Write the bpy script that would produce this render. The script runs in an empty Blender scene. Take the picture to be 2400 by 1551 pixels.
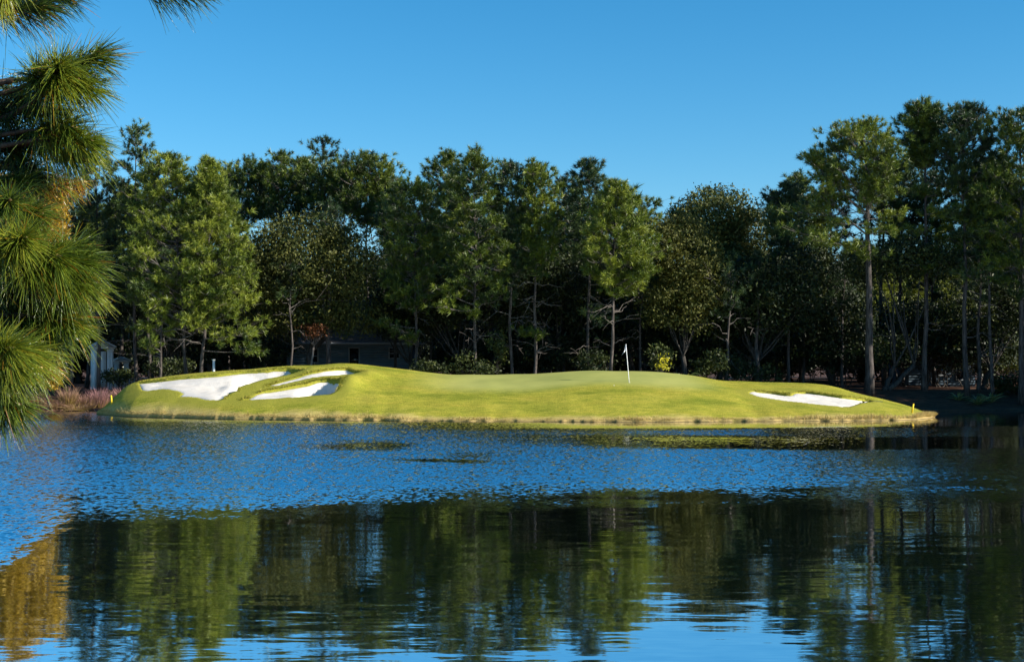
import bpy, math
import numpy as np
R = math.radians
sc = bpy.context.scene
col = sc.collection
rng = np.random.default_rng(11)

# ------------------------------------------------------------------ camera, sky, sun, exposure
FPX, CW, CH, EYE = 3300.0, 2400.0, 1551.0, 3.04      # focal length in photo pixels, photo size, eye height over water
PITCH = math.atan((853 - CH / 2) / FPX)
cam_d = bpy.data.cameras.new('camera'); cam = bpy.data.objects.new('camera', cam_d); col.objects.link(cam)
cam.location = (0, 0, EYE); cam.rotation_euler = (math.pi / 2 + PITCH, 0, 0)
cam_d.sensor_width = 36; cam_d.lens = 36 * FPX / CW; cam_d.clip_start = .1; cam_d.clip_end = 3000
sc.camera = cam

SUN_EL, SUN_AZ = R(26), R(108)      # azimuth clockwise from the view direction (+Y): right and a little behind the camera
world = bpy.data.worlds.new('World'); sc.world = world; world.use_nodes = True
wn, wl = world.node_tree.nodes, world.node_tree.links
sky = wn.new('ShaderNodeTexSky'); sky.sky_type = 'NISHITA'; sky.sun_disc = False
sky.sun_elevation = SUN_EL; sky.sun_rotation = SUN_AZ
sky.air_density = 1.0; sky.dust_density = 0.0; sky.ozone_density = 6.0; sky.altitude = 0
hs = wn.new('ShaderNodeHueSaturation'); hs.inputs['Saturation'].default_value = 1.23; hs.inputs['Hue'].default_value = .489
bgn = wn['Background']; bgn.inputs['Strength'].default_value = .080
wl.new(sky.outputs[0], hs.inputs['Color']); wl.new(hs.outputs[0], bgn.inputs['Color'])

sun_d = bpy.data.lights.new('sun', 'SUN'); sun = bpy.data.objects.new('sun', sun_d); col.objects.link(sun)
sun_d.energy = 5.0; sun_d.angle = R(.53); sun_d.color = (1.0, .93, .82)
to_sun = np.array([math.cos(SUN_EL) * math.sin(SUN_AZ), math.cos(SUN_EL) * math.cos(SUN_AZ), math.sin(SUN_EL)])
sun.rotation_euler = (math.pi / 2 - SUN_EL, 0, math.pi - SUN_AZ)
sun.location = (60, -40, 60)
sc.view_settings.view_transform = 'Standard'; sc.view_settings.look = 'None'
sc.view_settings.exposure = 1.0; sc.view_settings.gamma = 1.0
sc.render.resolution_x = 1024; sc.render.resolution_y = 661

def at(px, py, Y):
    """world point on the ray through photo pixel (px, py) at depth Y"""
    c, s = math.cos(PITCH), math.sin(PITCH)
    a, b = (px - CW / 2) / FPX, (CH / 2 - py) / FPX
    d = np.array([a, c - b * s, s + b * c])
    return np.array([0, 0, EYE]) + d * (Y / d[1])

# ------------------------------------------------------------------ helpers
def tag(o, label=None, cat=None, group=None, kind=None):
    if label: o['label'] = label
    if cat: o['category'] = cat
    if group: o['group'] = group
    if kind: o['kind'] = kind
    return o

def link(name, data, mat=None, parent=None):
    o = bpy.data.objects.new(name, data); col.objects.link(o)
    if mat is not None and data is not None:
        data.materials.clear(); data.materials.append(mat)
    if parent is not None:
        o.parent = parent
    return o

def empty(name, loc=(0, 0, 0), rz=0):
    o = bpy.data.objects.new(name, None); col.objects.link(o)
    o.location = tuple(float(v) for v in loc); o.rotation_euler = (0, 0, rz); o.empty_display_size = .2
    return o

def mesh(name, V, Fs, smooth=False, **attrs):
    """V (n,3); Fs = list of integer face arrays (m,k); attrs = per-vertex floats"""
    me = bpy.data.meshes.new(name)
    V = np.asarray(V, dtype=np.float32)
    if not isinstance(Fs, (list, tuple)): Fs = [Fs]
    Fs = [np.asarray(f, dtype=np.int32) for f in Fs if len(f)]
    me.vertices.add(len(V)); me.vertices.foreach_set('co', V.ravel())
    tot = np.concatenate([np.full(len(f), f.shape[1], np.int32) for f in Fs])
    idx = np.concatenate([f.ravel() for f in Fs])
    me.loops.add(len(idx)); me.loops.foreach_set('vertex_index', idx)
    me.polygons.add(len(tot))
    st = np.concatenate([[0], np.cumsum(tot)[:-1]]).astype(np.int32)
    me.polygons.foreach_set('loop_start', st)
    me.polygons.foreach_set('loop_total', tot)
    me.update(calc_edges=True)
    if smooth: me.polygons.foreach_set('use_smooth', np.ones(len(tot), bool))
    for k, a in attrs.items():
        at_ = me.attributes.new(k, 'FLOAT', 'POINT'); at_.data.foreach_set('value', np.asarray(a, np.float32))
    return me

class MB:
    """collects pieces (verts, faces) into one mesh"""
    def __init__(s): s.v = []; s.q = []; s.t = []; s.n = 0; s.a = []
    def add(s, V, Q=None, T=None, tint=0.5):
        V = np.asarray(V, float)
        if Q is not None and len(Q): s.q.append(np.asarray(Q) + s.n)
        if T is not None and len(T): s.t.append(np.asarray(T) + s.n)
        s.v.append(V); s.a.append(np.full(len(V), tint) if np.isscalar(tint) else tint); s.n += len(V)
    def tube(s, P, r, n=6, tint=.5, cap=True):
        P = np.asarray(P, float); r = np.broadcast_to(np.asarray(r, float), (len(P),))
        T = np.gradient(P, axis=0); T /= np.linalg.norm(T, axis=1)[:, None] + 1e-9
        up = np.array([0, 0, 1.]) if abs(T[0, 2]) < .9 else np.array([1., 0, 0])
        A = np.cross(T, up); A /= np.linalg.norm(A, axis=1)[:, None] + 1e-9
        B = np.cross(T, A)
        th = np.arange(n) * 2 * math.pi / n
        V = (P[:, None] + r[:, None, None] * (np.cos(th)[None, :, None] * A[:, None] + np.sin(th)[None, :, None] * B[:, None])).reshape(-1, 3)
        i = np.arange(len(P) - 1)[:, None] * n; j = np.arange(n)[None]; j2 = (j + 1) % n
        Q = np.stack([i + j, i + j2, i + n + j2, i + n + j], -1).reshape(-1, 4)
        T_ = None
        if cap:
            V = np.concatenate([V, P[:1], P[-1:]]); m = len(P) * n
            k = np.arange(n); k2 = (k + 1) % n; l = (len(P) - 1) * n
            T_ = np.concatenate([np.stack([k2, k, np.full(n, m)], 1), np.stack([l + k, l + k2, np.full(n, m + 1)], 1)])
        s.add(V, Q, T_, tint)
    def box(s, c, d, tint=.5, bev=0):
        c = np.asarray(c, float); d = np.asarray(d, float) / 2
        V = np.array([[x, y, z] for x in (-1, 1) for y in (-1, 1) for z in (-1, 1)], float) * d + c
        s.add(V, [[0, 1, 3, 2], [4, 6, 7, 5], [0, 4, 5, 1], [2, 3, 7, 6], [0, 2, 6, 4], [1, 5, 7, 3]], None, tint)
    def build(s, name, mat, parent=None, smooth=False):
        V = np.concatenate(s.v)
        me = mesh(name, V, [np.concatenate(x) for x in (s.q, s.t) if x], smooth, tint=np.concatenate(s.a))
        return link(name, me, mat, parent)

def sstep(a, b, x):
    t = np.clip((x - a) / (b - a), 0, 1); return t * t * (3 - 2 * t)

def vnoise(x, y, seed=0):
    x = np.asarray(x, float); y = np.asarray(y, float)
    xi = np.floor(x).astype(np.int64); yi = np.floor(y).astype(np.int64); fx = x - xi; fy = y - yi
    fx = fx * fx * (3 - 2 * fx); fy = fy * fy * (3 - 2 * fy)
    def h(a, b):
        n = (a * 374761393 + b * 668265263 + seed * 1442695041) & 0xffffffff
        n = ((n ^ (n >> 13)) * 1274126177) & 0xffffffff
        return ((n ^ (n >> 16)) & 0xffff) / 65535.0
    return (h(xi, yi) * (1 - fx) + h(xi + 1, yi) * fx) * (1 - fy) + (h(xi, yi + 1) * (1 - fx) + h(xi + 1, yi + 1) * fx) * fy

def unit(v): return v / (np.linalg.norm(v, axis=-1, keepdims=True) + 1e-9)

# ------------------------------------------------------------------ materials (procedural)
def newmat(name):
    m = bpy.data.materials.new(name); m.use_nodes = True
    nt = m.node_tree; nt.nodes.clear()
    out = nt.nodes.new('ShaderNodeOutputMaterial')
    return m, nt, out

def N(nt, typ, **kw):
    n = nt.nodes.new(typ)
    for k, v in kw.items():
        if k.startswith('i_'): n.inputs[k[2:].replace('_', ' ')].default_value = v
        else: setattr(n, k, v)
    return n

def ramp(nt, fac, stops):
    r = nt.nodes.new('ShaderNodeValToRGB'); e = r.color_ramp.elements
    while len(e) < len(stops): e.new(.5)
    for i, (p, c) in enumerate(stops): e[i].position = p; e[i].color = (*c, 1)
    nt.links.new(fac, r.inputs[0]); return r.outputs[0]

def attr(nt, name): return N(nt, 'ShaderNodeAttribute', attribute_name=name).outputs['Fac']

def mixc(nt, f, a, b, blend='MIX'):
    m = nt.nodes.new('ShaderNodeMix'); m.data_type = 'RGBA'; m.blend_type = blend
    for sock, v in ((m.inputs[0], f), (m.inputs[6], a), (m.inputs[7], b)):
        if hasattr(v, 'links'): nt.links.new(v, sock)
        else: sock.default_value = v if isinstance(v, (int, float)) else (*v, 1)
    return m.outputs[2]

def noise(nt, scale, detail=3, vec=None, rough=.55):
    n = N(nt, 'ShaderNodeTexNoise'); n.inputs['Scale'].default_value = scale; n.inputs['Detail'].default_value = detail
    n.inputs['Roughness'].default_value = rough
    if vec is not None: nt.links.new(vec, n.inputs['Vector'])
    return n

def coords(nt, scale=(1, 1, 1)):
    g = N(nt, 'ShaderNodeNewGeometry'); mp = N(nt, 'ShaderNodeMapping'); mp.inputs['Scale'].default_value = scale
    nt.links.new(g.outputs['Position'], mp.inputs[0]); return mp.outputs[0]

def leaf_mat(name, stops, rough=.45, spec=.4, trans=.25, tcol=(1.3, 1.25, .5)):
    m, nt, out = newmat(name)
    c = ramp(nt, attr(nt, 'tint'), stops)
    p = N(nt, 'ShaderNodeBsdfPrincipled'); p.inputs['Roughness'].default_value = rough
    p.inputs['Specular IOR Level'].default_value = spec
    nt.links.new(c, p.inputs['Base Color'])
    t = N(nt, 'ShaderNodeBsdfTranslucent')
    nt.links.new(mixc(nt, 1.0, c, tcol, 'MULTIPLY'), t.inputs[0])
    mx = N(nt, 'ShaderNodeMixShader'); mx.inputs[0].default_value = trans
    nt.links.new(p.outputs[0], mx.inputs[1]); nt.links.new(t.outputs[0], mx.inputs[2]); nt.links.new(mx.outputs[0], out.inputs[0])
    return m

def bark_mat(name, a, b, sc_=(9, 9, 1.6)):
    m, nt, out = newmat(name)
    v = coords(nt, sc_); n1 = noise(nt, 1.0, 5, v, .65); n2 = noise(nt, 5.0, 3, v)
    c = ramp(nt, n1.outputs[0], [(.32, a), (.52, tuple((x + y) / 2 for x, y in zip(a, b))), (.7, b)])
    p = N(nt, 'ShaderNodeBsdfPrincipled'); p.inputs['Roughness'].default_value = .9; p.inputs['Specular IOR Level'].default_value = .2
    nt.links.new(c, p.inputs['Base Color'])
    bp = N(nt, 'ShaderNodeBump'); bp.inputs['Strength'].default_value = .7; bp.inputs['Distance'].default_value = .03
    nt.links.new(n1.outputs[0], bp.inputs['Height']); nt.links.new(bp.outputs[0], p.inputs['Normal'])
    nt.links.new(p.outputs[0], out.inputs[0]); return m

def plain(name, c, rough=.6, var=.25, scale=3.0, spec=.3, metal=0):
    m, nt, out = newmat(name)
    n = noise(nt, scale, 5, coords(nt))
    cc = ramp(nt, n.outputs[0], [(.3, tuple(x * (1 - var) for x in c)), (.7, tuple(min(1, x * (1 + var * .4)) for x in c))])
    p = N(nt, 'ShaderNodeBsdfPrincipled'); p.inputs['Roughness'].default_value = rough; p.inputs['Metallic'].default_value = metal
    p.inputs['Specular IOR Level'].default_value = spec
    nt.links.new(cc, p.inputs['Base Color']); nt.links.new(p.outputs[0], out.inputs[0]); return m

M = {}
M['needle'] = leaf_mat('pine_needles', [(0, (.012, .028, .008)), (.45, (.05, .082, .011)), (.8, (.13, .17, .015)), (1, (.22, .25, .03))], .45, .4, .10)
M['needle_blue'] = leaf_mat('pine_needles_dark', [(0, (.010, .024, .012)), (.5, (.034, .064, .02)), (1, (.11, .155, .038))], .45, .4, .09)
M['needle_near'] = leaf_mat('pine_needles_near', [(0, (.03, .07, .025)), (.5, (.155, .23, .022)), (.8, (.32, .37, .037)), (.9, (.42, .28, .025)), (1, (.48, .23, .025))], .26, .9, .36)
M['leaf'] = leaf_mat('oak_leaves', [(0, (.008, .014, .005)), (.4, (.022, .034, .009)), (.75, (.055, .07, .016)), (1, (.11, .12, .028))], .55, .25, .1)  # near-black low stops put the understorey shade into the leaf colour
M['leaf_olive'] = leaf_mat('oak_leaves_olive', [(0, (.014, .02, .006)), (.5, (.05, .06, .013)), (1, (.115, .112, .024))], .62, .2, .12)
M['leaf_bright'] = leaf_mat('understorey_leaves', [(0, (.03, .048, .015)), (.5, (.08, .11, .025)), (1, (.2, .23, .06))], .45, .4, .3)
M['leaf_yellow'] = leaf_mat('yellow_leaves', [(0, (.3, .3, .02)), (.5, (.55, .5, .03)), (1, (.7, .6, .06))], .5, .3, .35)
M['leaf_gold'] = leaf_mat('golden_cypress', [(0, (.10, .075, .01)), (.5, (.26, .17, .015)), (1, (.4, .26, .025))], .5, .3, .3)
M['leaf_rust'] = leaf_mat('rust_leaves', [(0, (.06, .022, .01)), (1, (.14, .055, .02))], .6, .2, .2)
M['frond'] = leaf_mat('fronds', [(0, (.05, .08, .03)), (.5, (.11, .15, .05)), (1, (.24, .26, .11))], .35, .5, .15)
M['muhly'] = leaf_mat('grass_plumes', [(0, (.11, .09, .025)), (.35, (.3, .22, .05)), (.62, (.30, .19, .11)), (1, (.34, .18, .18))], .7, .2, .25, (1.1, 1, .9))
M['tuft'] = leaf_mat('dry_grass', [(0, (.13, .16, .02)), (.5, (.34, .27, .075)), (1, (.52, .38, .16))], .7, .2, .25, (1.1, 1, .8))
M['blade'] = leaf_mat('grass_blades', [(0, (.17, .19, .02)), (.5, (.36, .33, .04)), (1, (.56, .46, .13))], .65, .2, .25, (1.1, 1.05, .7))
M['bark'] = bark_mat('pine_bark', (.010, .009, .008), (.13, .11, .098))
M['bark_pale'] = bark_mat('pale_twigs', (.035, .03, .026), (.26, .23, .205))
M['bark_dark'] = bark_mat('oak_bark', (.012, .011, .009), (.09, .08, .07))
M['bark_near'] = bark_mat('near_pine_bark', (.04, .027, .02), (.17, .115, .08), (25, 25, 9))

# ------------------------------------------------------------------ terrain height
CREST = np.array([(227, 973), (241, 966), (251, 953), (264, 943), (280, 918), (293, 905), (314, 895), (347, 888), (441, 876), (535, 867), (652, 858.8), (700, 857), (746, 857.6), (765, 854.5), (789, 851.5), (812, 851), (859, 854), (877, 857), (953, 866), (1003, 872), (1053, 876), (1100, 877.5), (1200, 877), (1276, 873.7), (1352, 869), (1402, 867.4), (1528, 869), (1578, 873), (1629, 879), (1699, 893), (1734, 893), (1790, 897), (1892, 897.4), (1926, 900.8), (1949, 904), (1994, 918), (2040, 929), (2085, 940), (2119, 951), (2153, 961), (2171, 967), (2190, 978)], float)
SHORE = np.array([(225, 971), (242, 972), (300, 977), (500, 982), (800, 986), (1100, 988), (1500, 989), (1900, 987), (2100, 985), (2150, 983), (2192, 978)], float)
YC = 87.0
crX = (CREST[:, 0] - 1200) / FPX * YC; crZ = EYE - (CREST[:, 1] - 853) / FPX * YC
shD = FPX * EYE / (SHORE[:, 1] - 853); shX = (SHORE[:, 0] - 1200) / FPX * shD
XL, XR = shX[0], shX[-1]

def bank_shore(X):
    return 90.5 + 1.2 * np.sin(X * .21) + np.where(X < XL, -1.5 * sstep(2, 16, XL - X), 0) + np.where(X > XR, .8, 0) - 10 * sstep(34, 42, X) - 16 * sstep(14, 60, np.abs(X + 2) - 26)

def mound(X, Y):
    s0 = np.interp(X, shX, shD)
    s = s0 + (.35 * (vnoise(X * .7, X * 0 + 3.3, 5) - .5) + .22 * (vnoise(X * 2.3, X * 0, 6) - .5)) * (1 - sstep(.2, 1.6, Y - s0))
    zc = np.interp(X, crX, crZ)
    # soften the crest polyline
    zc = (zc + np.interp(X - .5, crX, crZ) + np.interp(X + .5, crX, crZ)) / 3
    v = (Y - s) / np.maximum(YC - s, .6)
    f = 1 - np.clip(1 - v, 0, 1) ** 1.5
    e = np.minimum(.05 + .07 * vnoise(X * 1.3, X * 0 + 9, 15) + .07 * sstep(-2, -12, X), np.maximum(zc, .02))
    z = e + (zc - e) * f
    z = np.where(v > 1, zc + (1.0 - zc) * sstep(0, 9, Y - YC - .2), z)
    z = np.where(v < 0, -.25 - .3 * (s - Y), z)
    inside = (X > XL) & (X < XR)
    return np.where(inside, z, -9.)

BUMPS = []
def H(X, Y):
    X = np.asarray(X, float); Y = np.asarray(Y, float)
    sb = bank_shore(X)
    d = Y - sb
    bank = np.where(d > 0, .12 + 1.15 * sstep(0, 7, d) + .25 * (vnoise(X * .12, Y * .12, 2) - .5) * sstep(3, 12, d), -.2 + .3 * d)
    near = np.where(Y < 11, 1.4 * sstep(11, 4.5, Y) + .05, .05 - .35 * (Y - 11))
    m = mound(X, Y)
    z = np.maximum(np.maximum(bank, near), m)
    z = np.maximum(z, -1.6)
    lump = .05 * (vnoise(X * .8, Y * .8, 8) - .5) + .1 * (vnoise(X * .25, Y * .25, 9) - .5)
    for (bx, by, bh, rx, ry) in BUMPS:
        z = z + bh * np.exp(-((X - bx) / rx) ** 2 - ((Y - by) / ry) ** 2)
    return z + lump * sstep(.15, .6, z) * (Y > 20)

def hit(px, py):
    Ys = np.arange(72, 96, .01)
    p0 = at(px, py, 1.0); d = (p0 - np.array([0, 0, EYE]))
    X = d[0] * Ys; Z = EYE + d[2] * Ys
    g = H(X, Ys) >= Z
    i = int(np.argmax(g)) if g.any() else len(Ys) - 1
    if not g.any():
        dz = H(X, Ys) - Z; i = int(np.argmax(np.where((Ys > 78) & (Ys < 92), dz, -9)))
    return np.array([X[i], Ys[i], H(X[i], Ys[i])])

def zpoly(pts, ox, oy, s): return [(ox + x / s, oy + y / s) for x, y in pts]
BUNK_PX = [
 zpoly([(110,240),(200,225),(350,208),(500,190),(700,175),(900,160),(1150,130),(1400,115),(1500,102),(1600,96),(1680,112),(1750,127),(1650,147),(1500,177),(1360,202),(1250,235),(1150,265),(1095,290),(1085,318),(1000,350),(940,400),(900,412),(800,408),(700,385),(600,377),(520,372),(560,350),(520,325),(440,308),(360,298),(290,305),(200,320),(150,310),(125,270)], 300, 840, 4.255),
 zpoly([(1400,270),(1480,245),(1600,213),(1750,180),(1900,150),(1990,122),(2080,104),(2180,100),(2260,122),(2330,155),(2200,162),(2000,170),(1900,180),(1750,208),(1600,240),(1480,266)], 300, 840, 4.255),
 zpoly([(1150,405),(1230,390),(1300,350),(1360,325),(1500,300),(1700,265),(1800,245),(1900,215),(2000,205),(2080,215),(2140,235),(2100,290),(2060,330),(2010,355),(1800,372),(1500,392),(1300,405)], 300, 840, 4.255),
 zpoly([(245,265),(300,245),(420,250),(520,262),(620,277),(690,282),(760,260),(850,252),(950,265),(1100,287),(1200,302),(1350,322),(1450,333),(1520,350),(1450,362),(1380,372),(1330,392),(1280,408),(1200,407),(1050,392),(850,371),(650,350),(450,320),(330,298)], 1700, 860, 4.413)]
def densify(P, n=3):
    P = np.asarray(P, float); out = []
    for a, b in zip(P, np.roll(P, -1, 0)):
        for k in range(n): out.append(a + (b - a) * k / n)
    return np.array(out)
BUNK = [densify([hit(x, y)[:2] for x, y in poly]) for poly in BUNK_PX]
for P_, bh_ in ((BUNK[0], .22), (BUNK[1], .30), (BUNK[2], .45)):
    t_ = P_[np.argmax(P_[:, 0])]; BUMPS.append((t_[0] + .5, t_[1] - .35, bh_, .7, 1.15))
BDEPTH = [1.25, .6, 1.4, .5]

def poly_sd(P, X, Y):
    """signed distance (inside positive) and outward normal of the nearest edge"""
    best = np.full(X.shape, 1e9); nx = np.zeros(X.shape); ny = np.zeros(X.shape); ins = np.zeros(X.shape, bool)
    area = np.sum(P[:, 0] * np.roll(P[:, 1], -1) - np.roll(P[:, 0], -1) * P[:, 1])
    sg = 1 if area > 0 else -1
    for a, b in zip(P, np.roll(P, -1, 0)):
        e = b - a; L2 = e @ e + 1e-12
        t = np.clip(((X - a[0]) * e[0] + (Y - a[1]) * e[1]) / L2, 0, 1)
        dx = X - a[0] - t * e[0]; dy = Y - a[1] - t * e[1]; d = dx * dx + dy * dy
        w = d < best; best = np.where(w, d, best)
        L = math.sqrt(L2); nx = np.where(w, sg * e[1] / L, nx); ny = np.where(w, -sg * e[0] / L, ny)
        c = ((a[1] > Y) != (b[1] > Y)) & (X < (b[0] - a[0]) * (Y - a[1]) / (b[1] - a[1] + 1e-12) + a[0]); ins ^= c
    d = np.sqrt(best); return np.where(ins, d, -d), nx, ny

def smooth2(A, k=1):
    for _ in range(k):
        B = np.pad(A, 1, mode='edge')
        A = (B[:-2, 1:-1] + B[2:, 1:-1] + B[1:-1, :-2] + B[1:-1, 2:] + 4 * A) / 8
    return A

def axis_spacing(a, b, fine, lo, hi, g=1.18):
    m = list(np.arange(a, b, fine)); s = fine; x = m[-1]; r = []
    while x < hi: s *= g; x += s; r.append(x)
    s = fine; x = a; l = []
    while x > lo: s *= g; x -= s; l.append(x)
    return np.array(l[::-1] + m + r)

gx = axis_spacing(-29.5, 28.5, .13, -420, 420, 1.3); gy = axis_spacing(72.5, 91.5, .13, -60, 700, 1.3)
GX, GY = np.meshgrid(gx, gy)
Z = H(GX, GY)
sandmask = np.full(GX.shape, -9.)
drop = np.zeros(GX.shape)
sand_objs = []
for P, dep, rlen, rext, lipd in zip(BUNK, BDEPTH, (4.4, 2.4, 2.6, 1.0), (.95, .9, 1, 0), (.12, .05, .14, .10)):
    i0, i1 = np.searchsorted(gy, [P[:, 1].min() - 2, P[:, 1].max() + 2]); j0, j1 = np.searchsorted(gx, [P[:, 0].min() - 2, P[:, 0].max() + 2])
    sl = (slice(i0, i1), slice(j0, j1))
    X, Y = GX[sl], GY[sl]
    sd, nx, ny = poly_sd(P, X, Y)
    sdn = sd + .06 * (vnoise(X * 2.2, Y * 2.2, 21) - .5)
    steep = smooth2(sstep(-.35, .35, .75 * nx + .8 * ny), 4)
    sandmask[sl] = np.maximum(sandmask[sl], sd)
    zb = H(X, Y)
    lip = sstep(-.02, .38, sdn)
    w_front = sstep(0, 2.6, sd)
    rend = sstep(P[:, 0].max() - rlen, P[:, 0].max() - .55 * rlen, X) * rext
    rightw = smooth2(sstep(.2, .5, nx), 6)
    depth = lipd * steep * (1 - rend) + .24 * dep * sstep(0, 2.4, sd) * (1 - rend) + rend * dep * np.clip(sd / (.85 - .45 * rightw), 0, 1) + .05 * rend + .02
    depth = smooth2(depth, 3) + .025 * (vnoise(X * 3.5, Y * 3.5, 31) - .5) * sstep(.1, .6, sd)
    drop[sl] = np.maximum(drop[sl], (depth + .4) * sstep(-.03, .14, sdn))
    sz = zb - np.where(sd < 0, depth + .9 * sstep(0, .5, -sd), depth)
    keep = sd > -.45
    ny_, nx_ = X.shape
    k = np.arange(ny_ * nx_).reshape(ny_, nx_)
    q = np.stack([k[:-1, :-1], k[:-1, 1:], k[1:, 1:], k[1:, :-1]], -1).reshape(-1, 4)
    kf = (keep[:-1, :-1] & keep[:-1, 1:] & keep[1:, 1:] & keep[1:, :-1]).ravel()
    q = q[kf]; u, inv = np.unique(q, return_inverse=True)
    V = np.stack([X, Y, sz], -1).reshape(-1, 3)[u]
    sand_objs.append(mesh('sand_bunker', V, inv.reshape(-1, 4), True))
Z = Z - drop
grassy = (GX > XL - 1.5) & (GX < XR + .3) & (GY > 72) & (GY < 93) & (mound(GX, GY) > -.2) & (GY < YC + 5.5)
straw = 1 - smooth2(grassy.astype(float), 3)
shs = np.interp(GX, shX, shD)
dry = np.clip(1 - (GY - shs) / (.6 + 1.8 * vnoise(GX * .35, GY * .3, 61)), 0, 1) ** 1.6 * grassy
zcX = np.interp(GX, crX, crZ)
vv = (GY - shs) / np.maximum(YC - shs, .6)
cgx = (np.array([960, 1700]) - 1200) / FPX * 83
fine = sstep(.42, .62, vv + .12 * (vnoise(GX * .2, GY * .2, 4) - .5)) * sstep(cgx[0] - 1, cgx[0] + 4, GX) * (1 - sstep(cgx[1] - 3, cgx[1] + .5, GX))
lipgrass = np.clip(1 - np.abs(sandmask + .5) / .9, 0, 1)

# grass / ground material
m, nt, out = newmat('ground')
v1 = coords(nt); v2 = coords(nt, (.5, 1.4, 1))
nA = noise(nt, .35, 4, v1); nB = noise(nt, 3.2, 4, v2, .65); nC = noise(nt, 16, 3, v1, .7)
rough_c = ramp(nt, nB.outputs[0], [(.33, (.17, .19, .018)), (.48, (.285, .275, .026)), (.6, (.40, .35, .045)), (.75, (.50, .42, .09))])
rough_c = mixc(nt, .45, rough_c, ramp(nt, nA.outputs[0], [(.3, (.21, .235, .02)), (.55, (.35, .325, .034)), (.75, (.44, .38, .06))]))
fine_c = ramp(nt, nA.outputs[0], [(.3, (.25, .27, .07)), (.6, (.315, .32, .085)), (.8, (.365, .355, .10))])
v3 = coords(nt, (.22, .55, 1)); nD = noise(nt, 1.0, 4, v3, .6)
pat = ramp(nt, nD.outputs[0], [(.36, (.62, .72, .55)), (.5, (1, 1, 1)), (.66, (1.0, .93, 1.0))])
rough_c = mixc(nt, 1.0, rough_c, pat, 'MULTIPLY')
mot = ramp(nt, nC.outputs[0], [(.36, (.42, .48, .35)), (.52, (1, 1, 1))])
rough_c = mixc(nt, .85, rough_c, mot, 'MULTIPLY')
g = mixc(nt, attr(nt, 'fine'), rough_c, fine_c)
dr = N(nt, 'ShaderNodeMath', operation='MULTIPLY_ADD'); nt.links.new(nB.outputs[0], dr.inputs[0]); dr.inputs[1].default_value = .9; nt.links.new(attr(nt, 'dry'), dr.inputs[2])
drc = N(nt, 'ShaderNodeMapRange'); nt.links.new(dr.outputs[0], drc.inputs[0]); drc.inputs[1].default_value = .62; drc.inputs[2].default_value = 1.2
g = mixc(nt, drc.outputs[0], g, (.46, .35, .12))
g = mixc(nt, attr(nt, 'lip'), g, mixc(nt, nC.outputs[0], (.13, .18, .012), (.4, .33, .05)))
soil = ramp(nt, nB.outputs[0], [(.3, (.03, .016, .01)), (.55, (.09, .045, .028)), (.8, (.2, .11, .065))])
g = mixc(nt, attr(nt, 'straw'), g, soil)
soilw = N(nt, 'ShaderNodeNewGeometry'); sx = N(nt, 'ShaderNodeSeparateXYZ'); nt.links.new(soilw.outputs['Position'], sx.inputs[0])
mr = N(nt, 'ShaderNodeMapRange'); nt.links.new(sx.outputs[2], mr.inputs[0]); mr.inputs[1].default_value = .045; mr.inputs[2].default_value = .0
g = mixc(nt, mr.outputs[0], g, (.045, .03, .018))
p = N(nt, 'ShaderNodeBsdfPrincipled'); p.inputs['Roughness'].default_value = .85; p.inputs['Specular IOR Level'].default_value = .15
nt.links.new(g, p.inputs['Base Color'])
bp = N(nt, 'ShaderNodeBump'); bp.inputs['Distance'].default_value = .05
bs = N(nt, 'ShaderNodeMapRange'); nt.links.new(attr(nt, 'fine'), bs.inputs[0]); bs.inputs[3].default_value = .8; bs.inputs[4].default_value = .12
nt.links.new(bs.outputs[0], bp.inputs['Strength']); nt.links.new(nC.outputs[0], bp.inputs['Height']); nt.links.new(bp.outputs[0], p.inputs['Normal'])
nt.links.new(p.outputs[0], out.inputs[0]); M['ground'] = m

# sand
m, nt, out = newmat('bunker_sand')
v1 = coords(nt); nA = noise(nt, 1.3, 4, v1); nB = noise(nt, 9, 4, v1, .7)
c = ramp(nt, nA.outputs[0], [(.3, (.54, .495, .43)), (.5, (.61, .565, .50)), (.7, (.64, .60, .54))])
c = mixc(nt, .25, c, ramp(nt, nB.outputs[0], [(.3, (.46, .42, .37)), (.6, (.66, .62, .56))]))
p = N(nt, 'ShaderNodeBsdfPrincipled'); p.inputs['Roughness'].default_value = .95; p.inputs['Specular IOR Level'].default_value = .1
nt.links.new(c, p.inputs['Base Color'])
wv = N(nt, 'ShaderNodeTexWave'); wv.inputs['Scale'].default_value = 5.5; wv.inputs['Distortion'].default_value = 5.0; wv.inputs['Detail'].default_value = 2; nt.links.new(coords(nt, (.4, 1, .3)), wv.inputs[0])
nE = noise(nt, 3.2, 3, v1, .6)
hsum = N(nt, 'ShaderNodeMath', operation='MULTIPLY_ADD'); nt.links.new(wv.outputs[1], hsum.inputs[0]); hsum.inputs[1].default_value = .08; nt.links.new(nE.outputs[0], hsum.inputs[2])
bp = N(nt, 'ShaderNodeBump'); bp.inputs['Strength'].default_value = .35; bp.inputs['Distance'].default_value = .08
nt.links.new(hsum.outputs[0], bp.inputs['Height']); nt.links.new(bp.outputs[0], p.inputs['Normal'])
nt.links.new(p.outputs[0], out.inputs[0]); M['sand'] = m

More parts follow.
